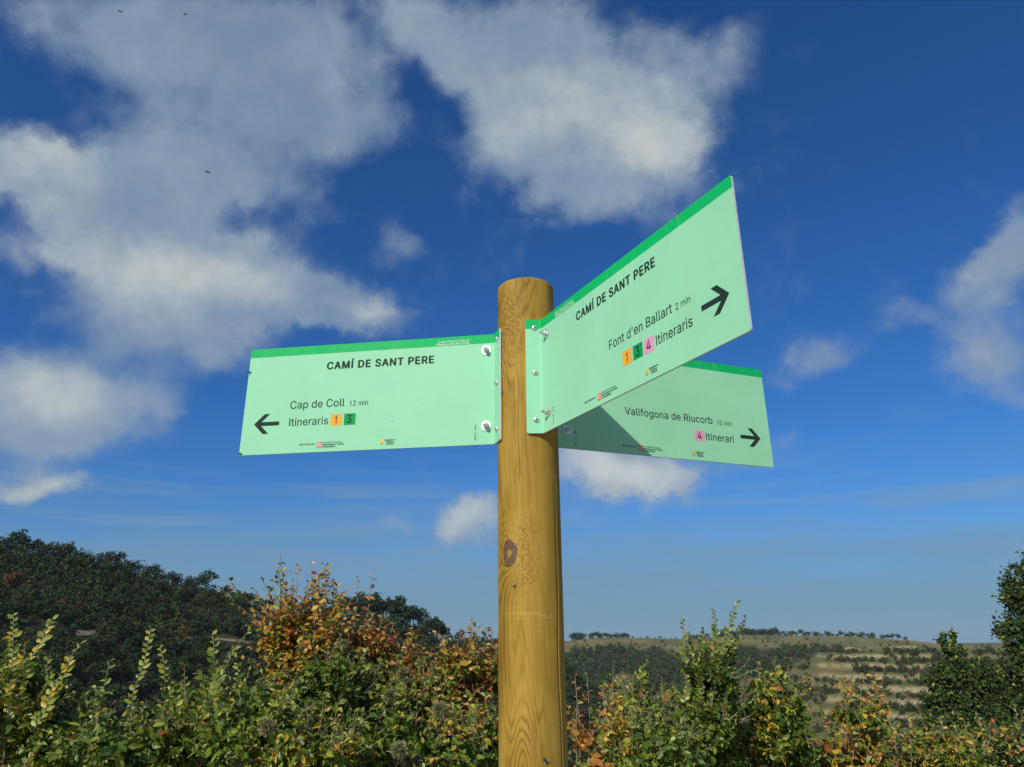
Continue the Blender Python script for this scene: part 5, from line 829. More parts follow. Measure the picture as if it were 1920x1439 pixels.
# ------------------------------------------------------------------ the hedge behind the post, shrub by shrub
def hedge():
    SH = shrub
    SH('elm_bush', 'young elm bush with yellow tipped upright shoots at the lower left edge', 'bush', gbase(60, 3.6), tips([(25, 1155, 0), (98, 1162, .1), (48, 1205, -.1), (150, 1208, .1), (8, 1225, 0), (120, 1250, -.1)], 3.6), [(5, GREEN), (2, LIME), (.6, YELL)], [(3, LIME), (1.6, YELL), (1, GREEN)], env=env([(10, 1345, 75, 95, 0), (90, 1410, 100, 70, .1)], 3.6), shoots=34, fill_n=2000, seed=3, distich=True, leaf=.037, spacing=.0135, single=80)
    SH('hazel_bush', 'low bush of broad green leaves between the two elm bushes at the left', 'bush', gbase(220, 3.2), tips([(206, 1240, .2), (245, 1330, 0), (180, 1290, .1)], 3.3), [(5, GREEN), (1, LIME), (.3, ORNG)], env=env([(215, 1420, 110, 52, 0)], 3.3), shoots=26, fill_n=1500, seed=5, leaf=.042)
    SH('elm_bush', 'elm bush with feathery lime shoots fanning out left of the orange shrub', 'bush', gbase(360, 3.5), tips([(283, 1178, 0), (300, 1215, .1), (398, 1190, 0), (466, 1184, .1), (432, 1232, -.1), (345, 1245, 0)], 3.5), [(5, GREEN), (2, LIME), (.5, ORNG)], [(3, LIME), (2, GREEN)], env=env([(350, 1395, 95, 66, 0), (430, 1365, 75, 66, .1)], 3.5), shoots=36, fill_n=2000, seed=8, distich=True, leaf=.035, spacing=.0135, single=80)
    SH('privet_bush', 'dense yellow green bush below the tall orange shrub', 'bush', gbase(500, 3.1), tips([(470, 1290, 0), (520, 1300, 0)], 3.2), [(5, GREEN), (2, LIME), (1, YELL), (.5, ORNG)], env=env([(490, 1385, 100, 80, 0), (590, 1420, 90, 60, -.1)], 3.2), shoots=40, fill_n=3300, seed=11, leaf=.030)
    SH('spindle_shrub', 'tall orange shrub with pale bare stems standing highest above the hedge', 'shrub', gbase(590, 4.1), tips([(583, 1050, 0), (538, 1066, .1), (512, 1092, -.1), (560, 1062, .1), (627, 1088, 0), (698, 1072, .1), (672, 1080, 0), (520, 1140, 0), (600, 1110, -.1), (645, 1120, .1)], 4.1), [(3, ORNG), (2, YELL), (2, GREEN)], [(6, ORNG), (1.5, YELL), (.8, RED)], env=env([(540, 1195, 36, 52, 0), (605, 1215, 46, 30, 0), (560, 1280, 66, 54, 0)], 4.1), shoots=26, fill_n=850, seed=13, leaf=.036, single=60, bare=.35, shoot_len=.34, stem_r=.008)
    SH('dogwood_shrub', 'red and rust coloured shrub right of the tall orange one', 'shrub', gbase(720, 4.3), tips([(690, 1158, 0), (716, 1158, .1), (662, 1170, 0), (786, 1192, .1), (745, 1195, 0)], 4.3), [(3, RED), (3, ORNG), (2.4, GREEN), (1, YELL)], [(3, RED), (2.5, ORNG)], env=env([(690, 1235, 50, 44, 0), (752, 1262, 44, 34, .1), (700, 1300, 60, 50, 0)], 4.3), shoots=30, fill_n=1300, seed=17, leaf=.036, single=40, bare=.1)
    SH('dogwood_shrub', 'deep green shrub in the middle of the hedge under the orange leaves', 'shrub', gbase(640, 3.6), tips([(650, 1235, 0), (595, 1245, 0)], 3.7), [(6, GREEN), (1, DARK), (.3, LIME)], env=env([(625, 1305, 80, 62, 0), (690, 1370, 95, 70, .1), (640, 1420, 90, 50, -.2)], 3.7), shoots=40, fill_n=2600, seed=19, leaf=.036)
    SH('bramble_bush', 'yellowing bramble bush between the green shrub and the post', 'bush', gbase(790, 3.5), tips([(760, 1290, 0), (830, 1320, 0)], 3.7), [(4, GREEN), (2, LIME), (1.6, YELL), (1, ORNG)], env=env([(775, 1325, 80, 48, .1), (800, 1400, 105, 62, -.1), (890, 1420, 60, 50, -.2)], 3.7), shoots=42, fill_n=2600, seed=23, leaf=.034)
    SH('spindle_shrub', 'orange leaved shrub close to the left side of the post', 'shrub', gbase(880, 4.0), tips([(884, 1163, 0), (862, 1188, 0), (921, 1180, .1), (815, 1228, .1), (905, 1215, 0)], 4.0), [(3.2, ORNG), (2, YELL), (3.5, GREEN), (.8, RED)], [(5, ORNG), (1.5, RED)], env=env([(862, 1262, 40, 38, 0), (905, 1290, 42, 60, 0), (870, 1345, 60, 50, 0)], 4.0), shoots=30, fill_n=1300, seed=29, leaf=.036, single=50, bare=.1)
    SH('privet_bush', 'small yellow and orange bush low to the right of the post', 'bush', gbase(1160, 3.5), tips([(1158, 1300, 0), (1182, 1318, 0), (1140, 1345, 0)], 3.6), [(3, YELL), (2, ORNG), (2, GREEN)], env=env([(1160, 1385, 35, 48, 0)], 3.6), shoots=22, fill_n=700, seed=31, leaf=.032)
    SH('bare_bush', 'nearly bare pale stems rising just right of the post', 'bush', gbase(1090, 3.4), tips([(1078, 1268, 0), (1100, 1262, .1), (1128, 1285, 0), (1150, 1245, .2), (1082, 1320, -.1)], 3.5), [(3, ORNG), (2, GREEN)], env=env([(1095, 1425, 45, 60, 0)], 3.5), shoots=16, fill_n=900, seed=37, leaf=.030, bare=.6, single=10, stem_r=.005)
    SH('hawthorn_bush', 'low green bush along the bottom edge between post and tall elm', 'bush', gbase(1210, 3.3), tips([(1180, 1330, .2), (1235, 1345, 0)], 3.4), [(5, GREEN), (2, LIME), (.5, ORNG)], env=env([(1215, 1420, 110, 48, 0)], 3.4), shoots=40, fill_n=2200, seed=41, leaf=.031)
    SH('blackthorn_bush', 'thin open green bush with narrow upright sprays left of the tall elm', 'bush', gbase(1200, 4.4), tips([(1130, 1290, 0), (1186, 1268, 0), (1240, 1268, .1), (1213, 1240, 0), (1258, 1300, 0)], 4.4), [(5, GREEN), (1, LIME), (.7, ORNG)], env=env([(1195, 1345, 70, 40, 0)], 4.4), shoots=30, fill_n=500, seed=43, leaf=.034, distich=True, bare=.1)
    SH('elm_bush', 'tall young elm with arching feathery tops against the sky right of the post', 'bush', gbase(1320, 3.7), tips([(1280, 1163, 0), (1338, 1145, 0), (1384, 1127, 0), (1399, 1156, .1), (1318, 1180, .1), (1366, 1195, -.1), (1295, 1215, 0)], 3.7), [(5, GREEN), (1.4, LIME), (.4, ORNG), (1, DARK)], [(4, GREEN), (3, LIME)], env=env([(1328, 1285, 36, 44, 0), (1345, 1350, 62, 52, 0), (1295, 1405, 90, 60, 0)], 3.7), shoots=34, fill_n=2300, seed=47, leaf=.026, spacing=.0105, distich=True, single=90)
    SH('hawthorn_bush', 'green and yellow bush right of the tall elm in front of the terraces', 'bush', gbase(1460, 3.9), tips([(1452, 1238, 0), (1478, 1252, 0), (1432, 1262, 0), (1500, 1310, 0)], 3.9), [(4, GREEN), (2, LIME), (1.3, YELL), (.6, ORNG)], env=env([(1455, 1340, 45, 62, 0), (1440, 1420, 80, 60, 0)], 3.9), shoots=28, fill_n=1300, seed=53, leaf=.034, bare=.1)
    SH('spindle_shrub', 'slim shrub with orange upper leaves standing before the terraced hill', 'shrub', gbase(1610, 4.0), tips([(1575, 1298, 0), (1598, 1280, 0), (1640, 1268, 0), (1652, 1300, 0), (1585, 1318, 0)], 4.0), [(3, GREEN), (2, YELL), (2, ORNG)], [(4, ORNG), (3, YELL), (1, GREEN)], env=env([(1610, 1372, 34, 50, 0), (1600, 1430, 50, 40, 0)], 4.0), shoots=24, fill_n=650, seed=59, leaf=.036, single=36)
    SH('bramble_bush', 'low bramble with a few rust leaves at the bottom right of the hedge', 'bush', gbase(1720, 4.4), tips([(1700, 1385, 0), (1760, 1395, 0)], 4.4), [(4, GREEN), (1, YELL), (1, ORNG)], env=env([(1550, 1450, 60, 30, 0), (1690, 1432, 90, 32, 0), (1790, 1425, 80, 38, 0)], 4.4), shoots=34, fill_n=1300, seed=61, leaf=.034)
    SH('bramble_bush', 'dim bramble bush in the lower right corner under the dark tree', 'bush', gbase(1880, 4.6), tips([(1880, 1350, 0), (1905, 1370, 0)], 4.6), [(4, GREEN), (1, ORNG), (1, DARK)], env=env([(1880, 1420, 90, 50, 0)], 4.6), shoots=30, fill_n=1200, seed=67, leaf=.034)
    for i, (px, py, y, r_, lb) in enumerate(((758, 1266, 3.45, .034, 'elongated tuft of pale seed down right of the red shrub'), (732, 1306, 3.4, .030, 'pale fluffy seed head above the middle of the bramble'), (825, 1331, 3.2, .030, 'large round fluffy seed head left of the post'), (749, 1406, 3.1, .030, 'fluffy seed head near the bottom edge, left of the post'),
            (645, 1209, 3.9, .026, 'small seed tuft between the orange and the red shrub'), (502, 1363, 2.85, .026, 'seed tuft on the yellow green bush at the left'))):
        c_ = at(px, py, y - .12); root = empty('seed_head', c_, lb, 'seed head', 'fluffy seed heads caught in the hedge'); rg = np.random.default_rng(100 + i); n = 1300
        d_ = rg.normal(0, 1, (n, 3)); d_ /= np.linalg.norm(d_, axis=1, keepdims=True); st_ = d_ * r_ * rg.uniform(.1, .6, (n, 1)) * np.array([1, 1, .8]); d2 = d_ + rg.normal(0, .5, (n, 3)); T_ = np.array([[-.014, 0, 0], [.014, 0, 0], [.012, .6, .10], [0, 1, .30]]); F_ = np.array([[0, 1, 2], [0, 2, 3]])
        me = leaves_mesh('seed_down', st_, d2, rg.normal(0, 1, (n, 3)), r_ * rg.uniform(.35, .85, n), np.ones((n, 3)), M['seed'], T_, F_); o_ = link_mesh('seed_down', me, root); o_['kind'] = 'stuff'
        q = MB(); q.tube([(0, 0, 0), (.01, .05, -.05), (.0, .12, -.14)], [.0022, .002, .0015], 5); q.ellipsoid((0, 0, 0), (r_ * .25,) * 3, 8); q.build('stalk', M['twig'], root, True)
hedge()

# ------------------------------------------------------------------ grass on the verge at the foot of the hedge
rg = np.random.default_rng(404); n = 16000; gx = rg.uniform(-7, 7, n); gy = rg.uniform(1.95, 6.5, n); gp = np.stack([gx, gy, height(np.degrees(np.arctan2(gx, gy)), np.hypot(gx, gy))], 1)
me = leaves_mesh('grass', gp, rg.normal(0, .35, (n, 3)) + np.array([0, 0, 1.]), rg.normal(0, 1, (n, 3)), rg.uniform(.08, .28, n), pick([(3, [(.10, .13, .03), (.16, .17, .05), (.24, .21, .09)])], n, rg), M['leaf'], np.array([[-.035, 0, 0], [.035, 0, 0], [.02, .6, .06], [0, 1, .25]]), CF)
tag(link_mesh('grass', me), kind='stuff')

# ------------------------------------------------------------------ trees
def crown_cloud(kind, n, rg):
    """leaf clumps of a crown one metre high: positions, facing, sizes, brightness of kind"""
    if kind == 'pine':
        lob = [(rg.normal(0, .13), rg.normal(0, .13), z, r_) for z, r_ in ((.90, .13), (.82, .19), (.74, .22), (.66, .22), (.58, .20), (.50, .16))] + [(rg.normal(0, .24), rg.normal(0, .24), rg.uniform(.5, .8), .13) for _ in range(5)]
    elif kind == 'round':
        lob = [(rg.normal(0, .16), rg.normal(0, .16), rg.uniform(.35, .78), rg.uniform(.18, .27)) for _ in range(8)] + [(0, 0, .5, .32), (.05, 0, .25, .32), (-.15, .1, .12, .25), (.15, -.1, .12, .25)]
    else:
        lob = [(rg.normal(0, .12), rg.normal(0, .12), z, r_) for z, r_ in ((.88, .13), (.75, .2), (.6, .26), (.42, .3), (.25, .3), (.12, .28))]
    lob = np.array(lob); w_ = lob[:, 3] ** 2; k_ = rg.choice(len(lob), n, p=w_ / w_.sum()); d_ = rg.normal(0, 1, (n, 3)); d_ /= np.linalg.norm(d_, axis=1, keepdims=True)
    pos = lob[k_, :3] + d_ * lob[k_, 3:4] * rg.uniform(.55, 1.1, (n, 1)) * np.array([1, 1, .8]); pos[:, 2] = np.maximum(pos[:, 2], .04)
    up_ = d_ + rg.normal(0, .45, (n, 3)) + np.array([0, 0, .3]); return pos, rg.normal(0, 1, (n, 3)), up_, rg.uniform(.040, .080, n) * (420 / n) ** .5
KINDC = {'pine': [(.028, .060, .018), (.022, .048, .014), (.036, .070, .018)], 'round': [(.040, .070, .017), (.030, .056, .015), (.055, .082, .020)], 'oval': [(.050, .080, .020), (.038, .068, .018)],
         'brown': [(.085, .058, .026), (.070, .048, .028), (.10, .062, .026)], 'rust': [(.16, .050, .022), (.13, .042, .02)], 'gold': [(.20, .14, .02), (.16, .12, .022)], 'olive': [(.075, .078, .028), (.062, .070, .025)]}
def shape_of(k): return k if k in ('pine', 'round', 'oval') else 'round'
protos = {}
def proto(kind, v, n=240):
    key = (kind, v, n)
    if key not in protos:
        rg = np.random.default_rng(hash((kind == 'pine', len(kind), v)) % 1000 + v * 17 + len(kind)); p_, f_, u_, s_ = crown_cloud(shape_of(kind), n, rg); base = np.array(KINDC[kind])[rg.integers(0, len(KINDC[kind]), n)] * rg.uniform(.75, 1.25, (n, 1))
        me = leaves_mesh('crown', p_, f_, u_, s_, base, M['farleaf'], CT, CF)
        q = MB(); q.tube([(0, 0, -.1), (.01, .01, .3), (-.01, .0, .62)], [.028, .02, .008], 6)
        for a in range(4): an = a * 1.7 + v; q.tube([(0, 0, .3 + .08 * a), (.13 * math.cos(an), .13 * math.sin(an), .42 + .09 * a)], [.011, .004], 4)
        tm = mesh_faces('trunk', q.V, q.F, [M['bark']], None, True); protos[key] = (me, tm)
    return protos[key]
def far_tree(x, y, h, kind, v, label, group, wscale=1.0, n=240, rz=0., name='tree', cat='tree', trunk=True):
    me, tm = proto(kind, v, n); r = empty(name, (x, y, ground_z(x, y) - .15), label, cat, group); r.rotation_euler.z = rz; r.scale = (h * wscale, h * wscale, h)
    link_mesh('crown', me, r)
    if trunk: link_mesh('trunk', tm, r)
    return r
def forest(name, pts, kinds_p, hs, n, seed, kindtag='stuff', label=None, cat=None):
    rg = np.random.default_rng(seed); P_, F_, U_, S_, C_ = [], [], [], [], []
    ks, ws = zip(*kinds_p); ws = np.array(ws) / sum(ws); pools = {}
    for (x, y) in pts:
        k_ = ks[rg.choice(len(ks), p=ws)]; v = int(rg.integers(0, 3)); key = (k_, v)
        if key not in pools: pools[key] = crown_cloud(shape_of(k_), n, np.random.default_rng(v * 31 + len(k_)))
        p_, f_, u_, s_ = pools[key]; h = rg.uniform(*hs); a = rg.uniform(0, 6.28); ca, sa = math.cos(a), math.sin(a); Rz = np.array([[ca, -sa, 0], [sa, ca, 0], [0, 0, 1]]); wd = rg.uniform(.9, 1.3)
        P_.append((p_ @ Rz.T) * np.array([h * wd, h * wd, h]) + np.array([x, y, ground_z(x, y) - .2])); F_.append(f_ @ Rz.T); U_.append(u_ @ Rz.T); S_.append(s_ * h); cs = np.array(KINDC[k_]); c0 = cs[rg.integers(0, len(cs))] * rg.uniform(.75, 1.3); C_.append(np.tile(c0, (n, 1)) * rg.uniform(.8, 1.2, (n, 1)))
    me = leaves_mesh(name, np.vstack(P_), np.vstack(F_), np.vstack(U_), np.concatenate(S_), np.vstack(C_), M['farleaf'], CT, CF); o_ = link_mesh(name, me); tag(o_, label, cat, None, kindtag); return o_
rg = np.random.default_rng(77)
def xy(az, r): return r * math.sin(R_(az)), r * math.cos(R_(az))
TRACK = []      # the pale cut of the track across the hillside
for px, py in ((60, 1184), (110, 1184), (150, 1187), (185, 1191), (240, 1194), (305, 1194), (350, 1197), (400, 1199), (440, 1203), (470, 1206), (520, 1212)):
    a, e = azel(px, py); rr_ = np.arange(100, 300, .5); hz = height(np.full_like(rr_, a), rr_); el_ = np.degrees(np.arctan2(hz - EYE, rr_)); i = int(np.argmax(el_ > e)); TRACK.append((a, rr_[i]))
ta = np.array(TRACK)
def near_track(az, r):
    if az < ta[0, 0] - 1 or az > ta[-1, 0]: return False
    tr = np.interp(az, ta[:, 0], ta[:, 1]); seg = (az < azel(190, 1190)[0]) or (azel(300, 1190)[0] < az < azel(475, 1190)[0]); return seg and (tr - 6 < r < tr + 3)
def ridge_r(az): return 235 + 60 * min(max((az + 35) / 35, 0), 1)
kinds_hill = [('pine', 3.5), ('round', 5), ('oval', 3), ('brown', 1.0), ('olive', 2.4), ('rust', .22), ('gold', .15)]
# individual trees: the ridge first, then the nearest of the slope
hand = [(378, 8.2, 'pine', 'lone round headed pine standing above the ridge left of the orange shrub', 1.0), (4, 7.5, 'round', 'tree topping the ridge at the very left edge', 1.0), (348, 5.5, 'pine', 'lower pine on the ridge just left of the lone pine', 1.0), (700, 9.0, 'pine', 'broad dark pine right behind the tall orange shrub on the ridge', 1.1), (742, 9.0, 'pine', 'pine with a domed crown in the middle of the ridge group', 1.15),
        (820, 8.4, 'pine', 'last tall pine at the right end of the ridge group', .9), (862, 6.2, 'pine', 'small pine standing alone on the falling ridge left of the post', .8)]
for px, h, k_, lb, ws_ in hand:
    a = azel(px, 1150)[0]; x, y = xy(a, ridge_r(a) - 1); far_tree(x, y, h, k_, px % 3, lb, None, ws_, 420, rz=px, name='pine_tree' if k_ == 'pine' else 'oak_tree')
GR = 'trees along the ridge of the wooded hill'
az = azel(-60, 1150)[0]
cnt = 0
while az < azel(1000, 1200)[0]:
    r_ = ridge_r(az) + rg.uniform(-5, 1); x, y = xy(az, r_); px_pine = az > azel(640, 1100)[0] and az < azel(835, 1200)[0]
    k_ = 'pine' if rg.random() < (.95 if px_pine else .35) else ('round' if rg.random() < .7 else 'oval'); h = rg.uniform(5.5, 8.2) if px_pine else rg.uniform(2.8, 5.2)
    far_tree(x, y, h, k_, int(rg.integers(0, 4)), 'dark pine crown in the row on the ridge behind the orange shrub' if px_pine and k_ == 'pine' else 'small dark evergreen tree on the hill ridge, ' + ('between the left edge and the lone pine' if az < azel(370, 1100)[0] else 'between the lone pine and the orange shrub' if az < azel(510, 1100)[0] else 'behind the orange and red shrubs' if az < azel(835, 1150)[0] else 'on its low end close to the post'), 'pines on the ridge behind the orange shrub' if px_pine and k_ == 'pine' else GR + (' west' if az < azel(370, 1100)[0] else ' near the lone pine' if az < azel(510, 1100)[0] else ' behind the shrubs' if az < azel(835, 1150)[0] else ' at its low end'), rg.uniform(.9, 1.25), 300, rg.uniform(0, 6.28), name='pine_tree' if k_ == 'pine' else 'oak_tree'); cnt += 1
    az += (1.5 if px_pine else 1.9) / r_ * 57.3 * rg.uniform(.6, 1.3)
slope_pts = []
for _ in range(9000):
    az = rg.uniform(-39, 9); r_ = math.sqrt(rg.uniform(78 ** 2, (ridge_r(az) - 3) ** 2)); 
    if az > 2 and rg.random() < (az - 2) / 7: continue
    if near_track(az, r_): continue
    x, y = xy(az, r_)
    slope_pts.append((x, y, az, r_))
# thin to a natural spacing
grid = {}; kept = []
for x, y, az, r_ in slope_pts:
    k_ = (int(x // 3.0), int(y // 3.0)); c_ = grid.get(k_, 0)
    if c_ >= 1 and rg.random() < .93: continue
    grid[k_] = c_ + 1; kept.append((x, y, az, r_))
kept.sort(key=lambda t_: -(4 / t_[3])); nind = max(0, 290 - cnt)
vis = [t_ for t_ in kept if -35.5 < t_[2] < 5 and (math.degrees(math.atan2(ground_z(t_[0], t_[1]) - EYE + 4, t_[3])) > -2.0)]; ind = set(id(t_) for t_ in vis[:nind]); rest_ = []
ks, ws = zip(*kinds_hill); ws = np.array(ws) / sum(ws)
LBL = {'pine': ('dark pine', 'pine_tree'), 'round': ('dark green holm oak', 'oak_tree'), 'oval': ('green oval tree', 'oak_tree'), 'brown': ('brownish bush', 'bush'), 'olive': ('olive green bush', 'bush'), 'rust': ('rust red bush', 'bush'), 'gold': ('golden bush', 'bush')}
LONE, ORG = azel(378, 1100)[0], azel(510, 1150)[0]
def where(az, r_):
    hz_ = 'far left of the lone pine' if az < LONE - 10 else 'just left of the lone pine' if az < LONE - 1.5 else 'below the lone pine' if az < ORG - 1 else 'behind the orange shrub'
    vt = 'high up' if r_ > ridge_r(az) - 28 else 'midway up' if r_ > np.interp(az, ta[:, 0], ta[:, 1]) + 2 else 'low down'
    return vt + ' on the left hillside, ' + hz_
for t_ in kept:
    if id(t_) in ind:
        k_ = ks[rg.choice(len(ks), p=ws)]; lb, nm = LBL[k_]; lb = lb + ' ' + where(t_[2], t_[3]); h = rg.uniform(2.6, 5.2) if k_ in ('pine', 'round', 'oval') else rg.uniform(1.8, 3.4)
        far_tree(t_[0], t_[1], h, k_, int(rg.integers(0, 4)), lb, lb.replace(' up on', 's up on', 1) if False else 'hillside growth: ' + lb, rg.uniform(1.0, 1.45), 420, rg.uniform(0, 6.28), nm, 'bush' if nm == 'bush' else 'tree', trunk=nm != 'bush')
    else: rest_.append((t_[0], t_[1]))
px_, py_ = 345, 1200
for (px, py, k_, h, lb) in ((342, 1201, 'gold', 4.2, 'golden yellow bush beside the pale track on the hillside'), (448, 1222, 'rust', 3.2, 'bright rust bush below the right end of the pale track'), (100, 1082, 'rust', 3.0, 'reddish bush high on the left hillside under the ridge')):
    a, e = azel(px, py); rr_ = np.arange(90, 300, .5); hz = height(np.full_like(rr_, a), rr_); i = int(np.argmax(np.degrees(np.arctan2(hz - EYE, rr_)) > e)); x, y = xy(a, rr_[i]); far_tree(x, y, h, k_, 1, lb, None, 1.3, 240, .5, 'bush', 'bush', False)
for _ in range(1500):
    az = rg.uniform(-75, -38); r_ = math.sqrt(rg.uniform(60 ** 2, 236 ** 2)); rest_.append(xy(az, r_))
forest('woodland', rest_, kinds_hill, (2.4, 5.0), 200, 5); print('woodland', len(rest_))
# the track
def strip(name, pts_w, w0, material, lift=.06):
    V_ = []; F_ = []
    for i, (a, r_, wd) in enumerate(pts_w):
        for q, rr_ in enumerate((r_ - wd, r_ - wd * .35, r_ + w0)):
            x, y = xy(a, rr_); V_.append((x, y, ground_z(x, y) + lift))
        if i:
            b_ = (i - 1) * 3
            F_ += [(b_, b_ + 3, b_ + 4, b_ + 1), (b_ + 1, b_ + 4, b_ + 5, b_ + 2)]
    me = mesh_faces(name, V_, F_, [material], None, True); return tag(link_mesh(name, me), kind='structure')
mt, t, b = mat('pale_track_earth'); g = t.new('ShaderNodeNewGeometry'); n_ = t.noise(g.outputs['Position'], .5, 6, .65); t.link(t.mix(t.ss(n_, .35, .65), (.15, .125, .085), (.24, .20, .135)), b.inputs['Base Color']); b.inputs['Roughness'].default_value = .95; M['track'] = mt
fine = [(a, float(np.interp(a, ta[:, 0], ta[:, 1])), 1.9 + .5 * math.sin(a * 1.3)) for a in np.arange(ta[0, 0], ta[-1, 0], .12)]
A_ = lambda x: azel(x, 1190)[0]
strip('track', [(a, r_, 2.4 * math.sqrt(max(.01, math.sin(math.pi * (a - A_(100)) / (A_(192) - A_(100)))))) for a, r_, wd in fine if A_(100) < a < A_(192)], 1.0, M['track'], .25)
strip('track', [(a, r_, wd) for a, r_, wd in fine if A_(300) < a < A_(500)], .6, M['track'], .25)

# right of the post: far plateau, its wooded flank, the nearer terraced spur
rows = []
def clump(px0, px1, h0, h1, r_, step, kind, lb, grp, w_=(1., 1.5)):
    a0, a1 = azel(px0, 1195)[0], azel(px1, 1195)[0]; a = a0
    while a < a1:
        x, y = xy(a, r_ + rg.uniform(-4, 8)); far_tree(x, y, rg.uniform(h0, h1), kind if rg.random() < .75 else 'pine', int(rg.integers(0, 4)), lb, grp, rg.uniform(*w_) * .95, 240, rg.uniform(0, 6.28), 'oak_tree', 'tree', trunk=False).location.z -= .16 * h1; a += step / r_ * 57.3 * rg.uniform(.6, 1.4)
clump(1074, 1098, 8, 10.5, 762, 3, 'round', 'dark tree of the small copse at the left end of the plateau skyline', 'copse nearest the post on the plateau skyline')
clump(1108, 1152, 4.5, 8, 762, 3, 'round', 'dark tree in the second clump of the plateau skyline', 'second clump on the plateau skyline')
clump(1158, 1182, 6, 8, 762, 3, 'round', 'dark tree in the third clump of the plateau skyline', 'third clump on the plateau skyline')
clump(1186, 1285, 1.5, 4, 762, 6, 'round', 'low dark bush on the thin stretch of the plateau skyline', 'low bushes on the plateau skyline')
clump(1286, 1330, 4, 8, 762, 3., 'round', 'dark tree on the skyline behind the tall young elm', 'trees on the skyline behind the tall elm')
clump(1345, 1462, 7, 11, 762, 2.6, 'round', 'dark tree of the long wood on the plateau skyline', 'long wood on the plateau skyline')
clump(1460, 1640, 3.5, 7.5, 762, 3.2, 'round', 'dark tree in the hedgerow right of the long wood on the skyline', 'hedgerow right of the long wood')
clump(1655, 1700, 5, 7, 762, 4.5, 'round', 'dark tree of the last clump on the plateau skyline', 'last clump on the plateau skyline')
pts = []
for _ in range(3600):
    a = rg.uniform(2, 40); r_ = rg.uniform(470, 700); m_ = math.sin(a * .9 + r_ * .02) + math.sin(a * 2.1 - r_ * .013 + 1) * .7 + (.9 if 560 < r_ < 668 and a < 24 else -.2) + (.5 if a < 14 else 0)
    if m_ > -.25 and r_ < 690: pts.append(xy(a, r_))
forest('far_woodland', pts, [('round', 5), ('oval', 3), ('olive', 2), ('brown', .8)], (4.0, 7.5), 70, 11)
pts = []
for k_, r_ in enumerate((700, 716, 735)):
    a = 4.
    while a < 36: 
        if rg.random() < .55: pts.append(xy(a, r_ + rg.uniform(-3, 3)))
        a += 8 / r_ * 57.3 * rg.uniform(.5, 1.8)
forest('field_edge_bushes', pts, [('round', 3), ('olive', 1)], (2.0, 3.6), 60, 12)
pts = []
for _ in range(3400):
    a = rg.uniform(15, 40); r_ = rg.uniform(230, 384); z_ = ground_z(*xy(a, r_)); m_ = math.sin(a * 1.7 + r_ * .05) * .5 + math.sin(r_ * .13 + a) * .5 + rg.uniform(-.5, .5) + (.75 if a > 23.5 else .0)
    if m_ > .22: pts.append(xy(a, r_))
forest('terrace_scrub', pts, [('round', 3), ('olive', 2), ('brown', 1), ('oval', 1)], (1.2, 3.0), 80, 13)
pts = []
for _ in range(900):
    a = rg.uniform(1.5, 40); r_ = rg.uniform(60, 235); pts.append(xy(a, r_))
forest('valley_scrub', pts, [('round', 3), ('olive', 3), ('brown', 2), ('oval', 2)], (1.8, 4.2), 110, 14)

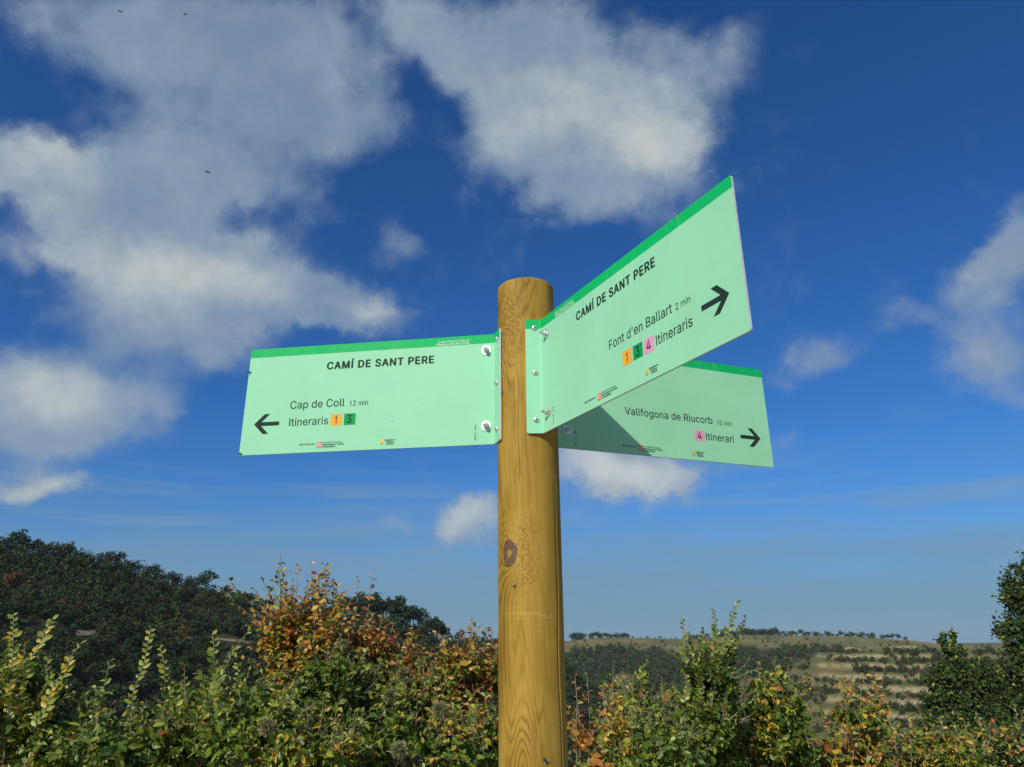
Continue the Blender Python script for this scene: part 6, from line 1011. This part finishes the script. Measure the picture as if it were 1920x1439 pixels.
def near_tree(name, label, base, height_, lobes, n, leaf, pal, seed, trunk_r=.11):
    rg = np.random.default_rng(seed); root = empty(name, base, label, 'tree'); b0 = np.array(base, float); q = MB()
    lob = [(np.array(c_, float) - b0, np.array(r_, float)) for c_, r_ in lobes]; topc = max(lob, key=lambda l: l[0][2]); ctr_ = curve_pts((0, 0, -.3), topc[0], (.1, 0, 0), 10, rg); tube_np(q, ctr_, trunk_r, trunk_r * .25, 8); q.build('trunk', M['bark'], root, True)
    br_ = MB(); P_, F_, U_, S_ = [], [], [], []
    tot = sum(r_[0] * r_[2] for _, r_ in lob)
    for c_, r_ in lob:
        i = rg.integers(3, 8); tube_np(br_, curve_pts(ctr_[i], c_, (0, 0, .1), 6, rg), trunk_r * .4, trunk_r * .12, 6); n_ = int(n * r_[0] * r_[2] / tot); nc = max(8, n_ // 34)
        cd = rg.normal(0, 1, (nc, 3)); cd /= np.linalg.norm(cd, axis=1, keepdims=True); cc = c_ + cd * r_ * rg.uniform(.35, 1.22, (nc, 1)) * (1 + .25 * np.sin(cd[:, :1] * 5 + seed) * np.cos(cd[:, 2:] * 7)); k_ = rg.integers(0, nc, n_)
        for j in range(0, nc, 2): tube_np(br_, curve_pts(c_ * .9 + ctr_[i] * .1, cc[j], (0, 0, .03), 4, rg), .014, .004, 4)
        P_.append(cc[k_] + rg.normal(0, 1, (n_, 3)) * r_.mean() * .17); F_.append(rg.normal(0, 1, (n_, 3))); U_.append(cd[k_] + rg.normal(0, .5, (n_, 3)) + np.array([0, 0, .4])); S_.append(leaf * rg.uniform(.6, 1.3, n_))
    P_ = np.vstack(P_); me = leaves_mesh('crown', P_, np.vstack(F_), np.vstack(U_), np.concatenate(S_), pick(pal, len(P_), rg), M['farleaf'], CT * np.array([.7, 1, 1]), CF); link_mesh('crown', me, root); br_.build('branches', M['bark'], root, True); return root
def tree_env(lst, y): return env([(a, b_, c_, d_, 0) for a, b_, c_, d_ in lst], y)
p_ = at(1940, 1300, 17.); near_tree('ash_tree', 'large dark tree rising highest at the right edge', (p_.x, p_.y, ground_z(p_.x, p_.y)), 8, tree_env([(1908, 1112, 28, 42), (1955, 1180, 60, 80), (1888, 1188, 22, 22), (1960, 1090, 40, 50), (1912, 1265, 42, 52), (1960, 1330, 70, 80), (1895, 1365, 44, 60), (1990, 1230, 60, 100)], 17.), 30000, .070, [(5, DARK2), (1.2, GREEN)], 5, .2)
p_ = at(1800, 1320, 14.); near_tree('ash_tree', 'lower dark bushy tree left of the large one at the right edge', (p_.x, p_.y, ground_z(p_.x, p_.y)), 5, tree_env([(1778, 1212, 15, 18), (1795, 1268, 40, 38), (1768, 1302, 26, 34), (1842, 1280, 30, 34), (1798, 1352, 55, 55), (1762, 1385, 30, 40), (1850, 1370, 40, 55)], 14.), 22000, .052, [(5, DARK2), (1.2, GREEN)], 6, .12)

# ------------------------------------------------------------------ the air of the valley
HAZE = 0.00009
hz = MB(); hz.box((0, 0, 26), (5600, 5600, 68)); ho = hz.build('haze', [])
mt = bpy.data.materials.new('valley_air'); mt.use_nodes = True; nt = mt.node_tree; nt.nodes.clear(); o_ = nt.nodes.new('ShaderNodeOutputMaterial'); v_ = nt.nodes.new('ShaderNodeVolumePrincipled'); v_.inputs['Color'].default_value = (.78, .88, 1, 1); v_.inputs['Density'].default_value = HAZE; nt.links.new(v_.outputs[0], o_.inputs['Volume'])
ho.data.materials.append(mt); tag(ho, kind='stuff')
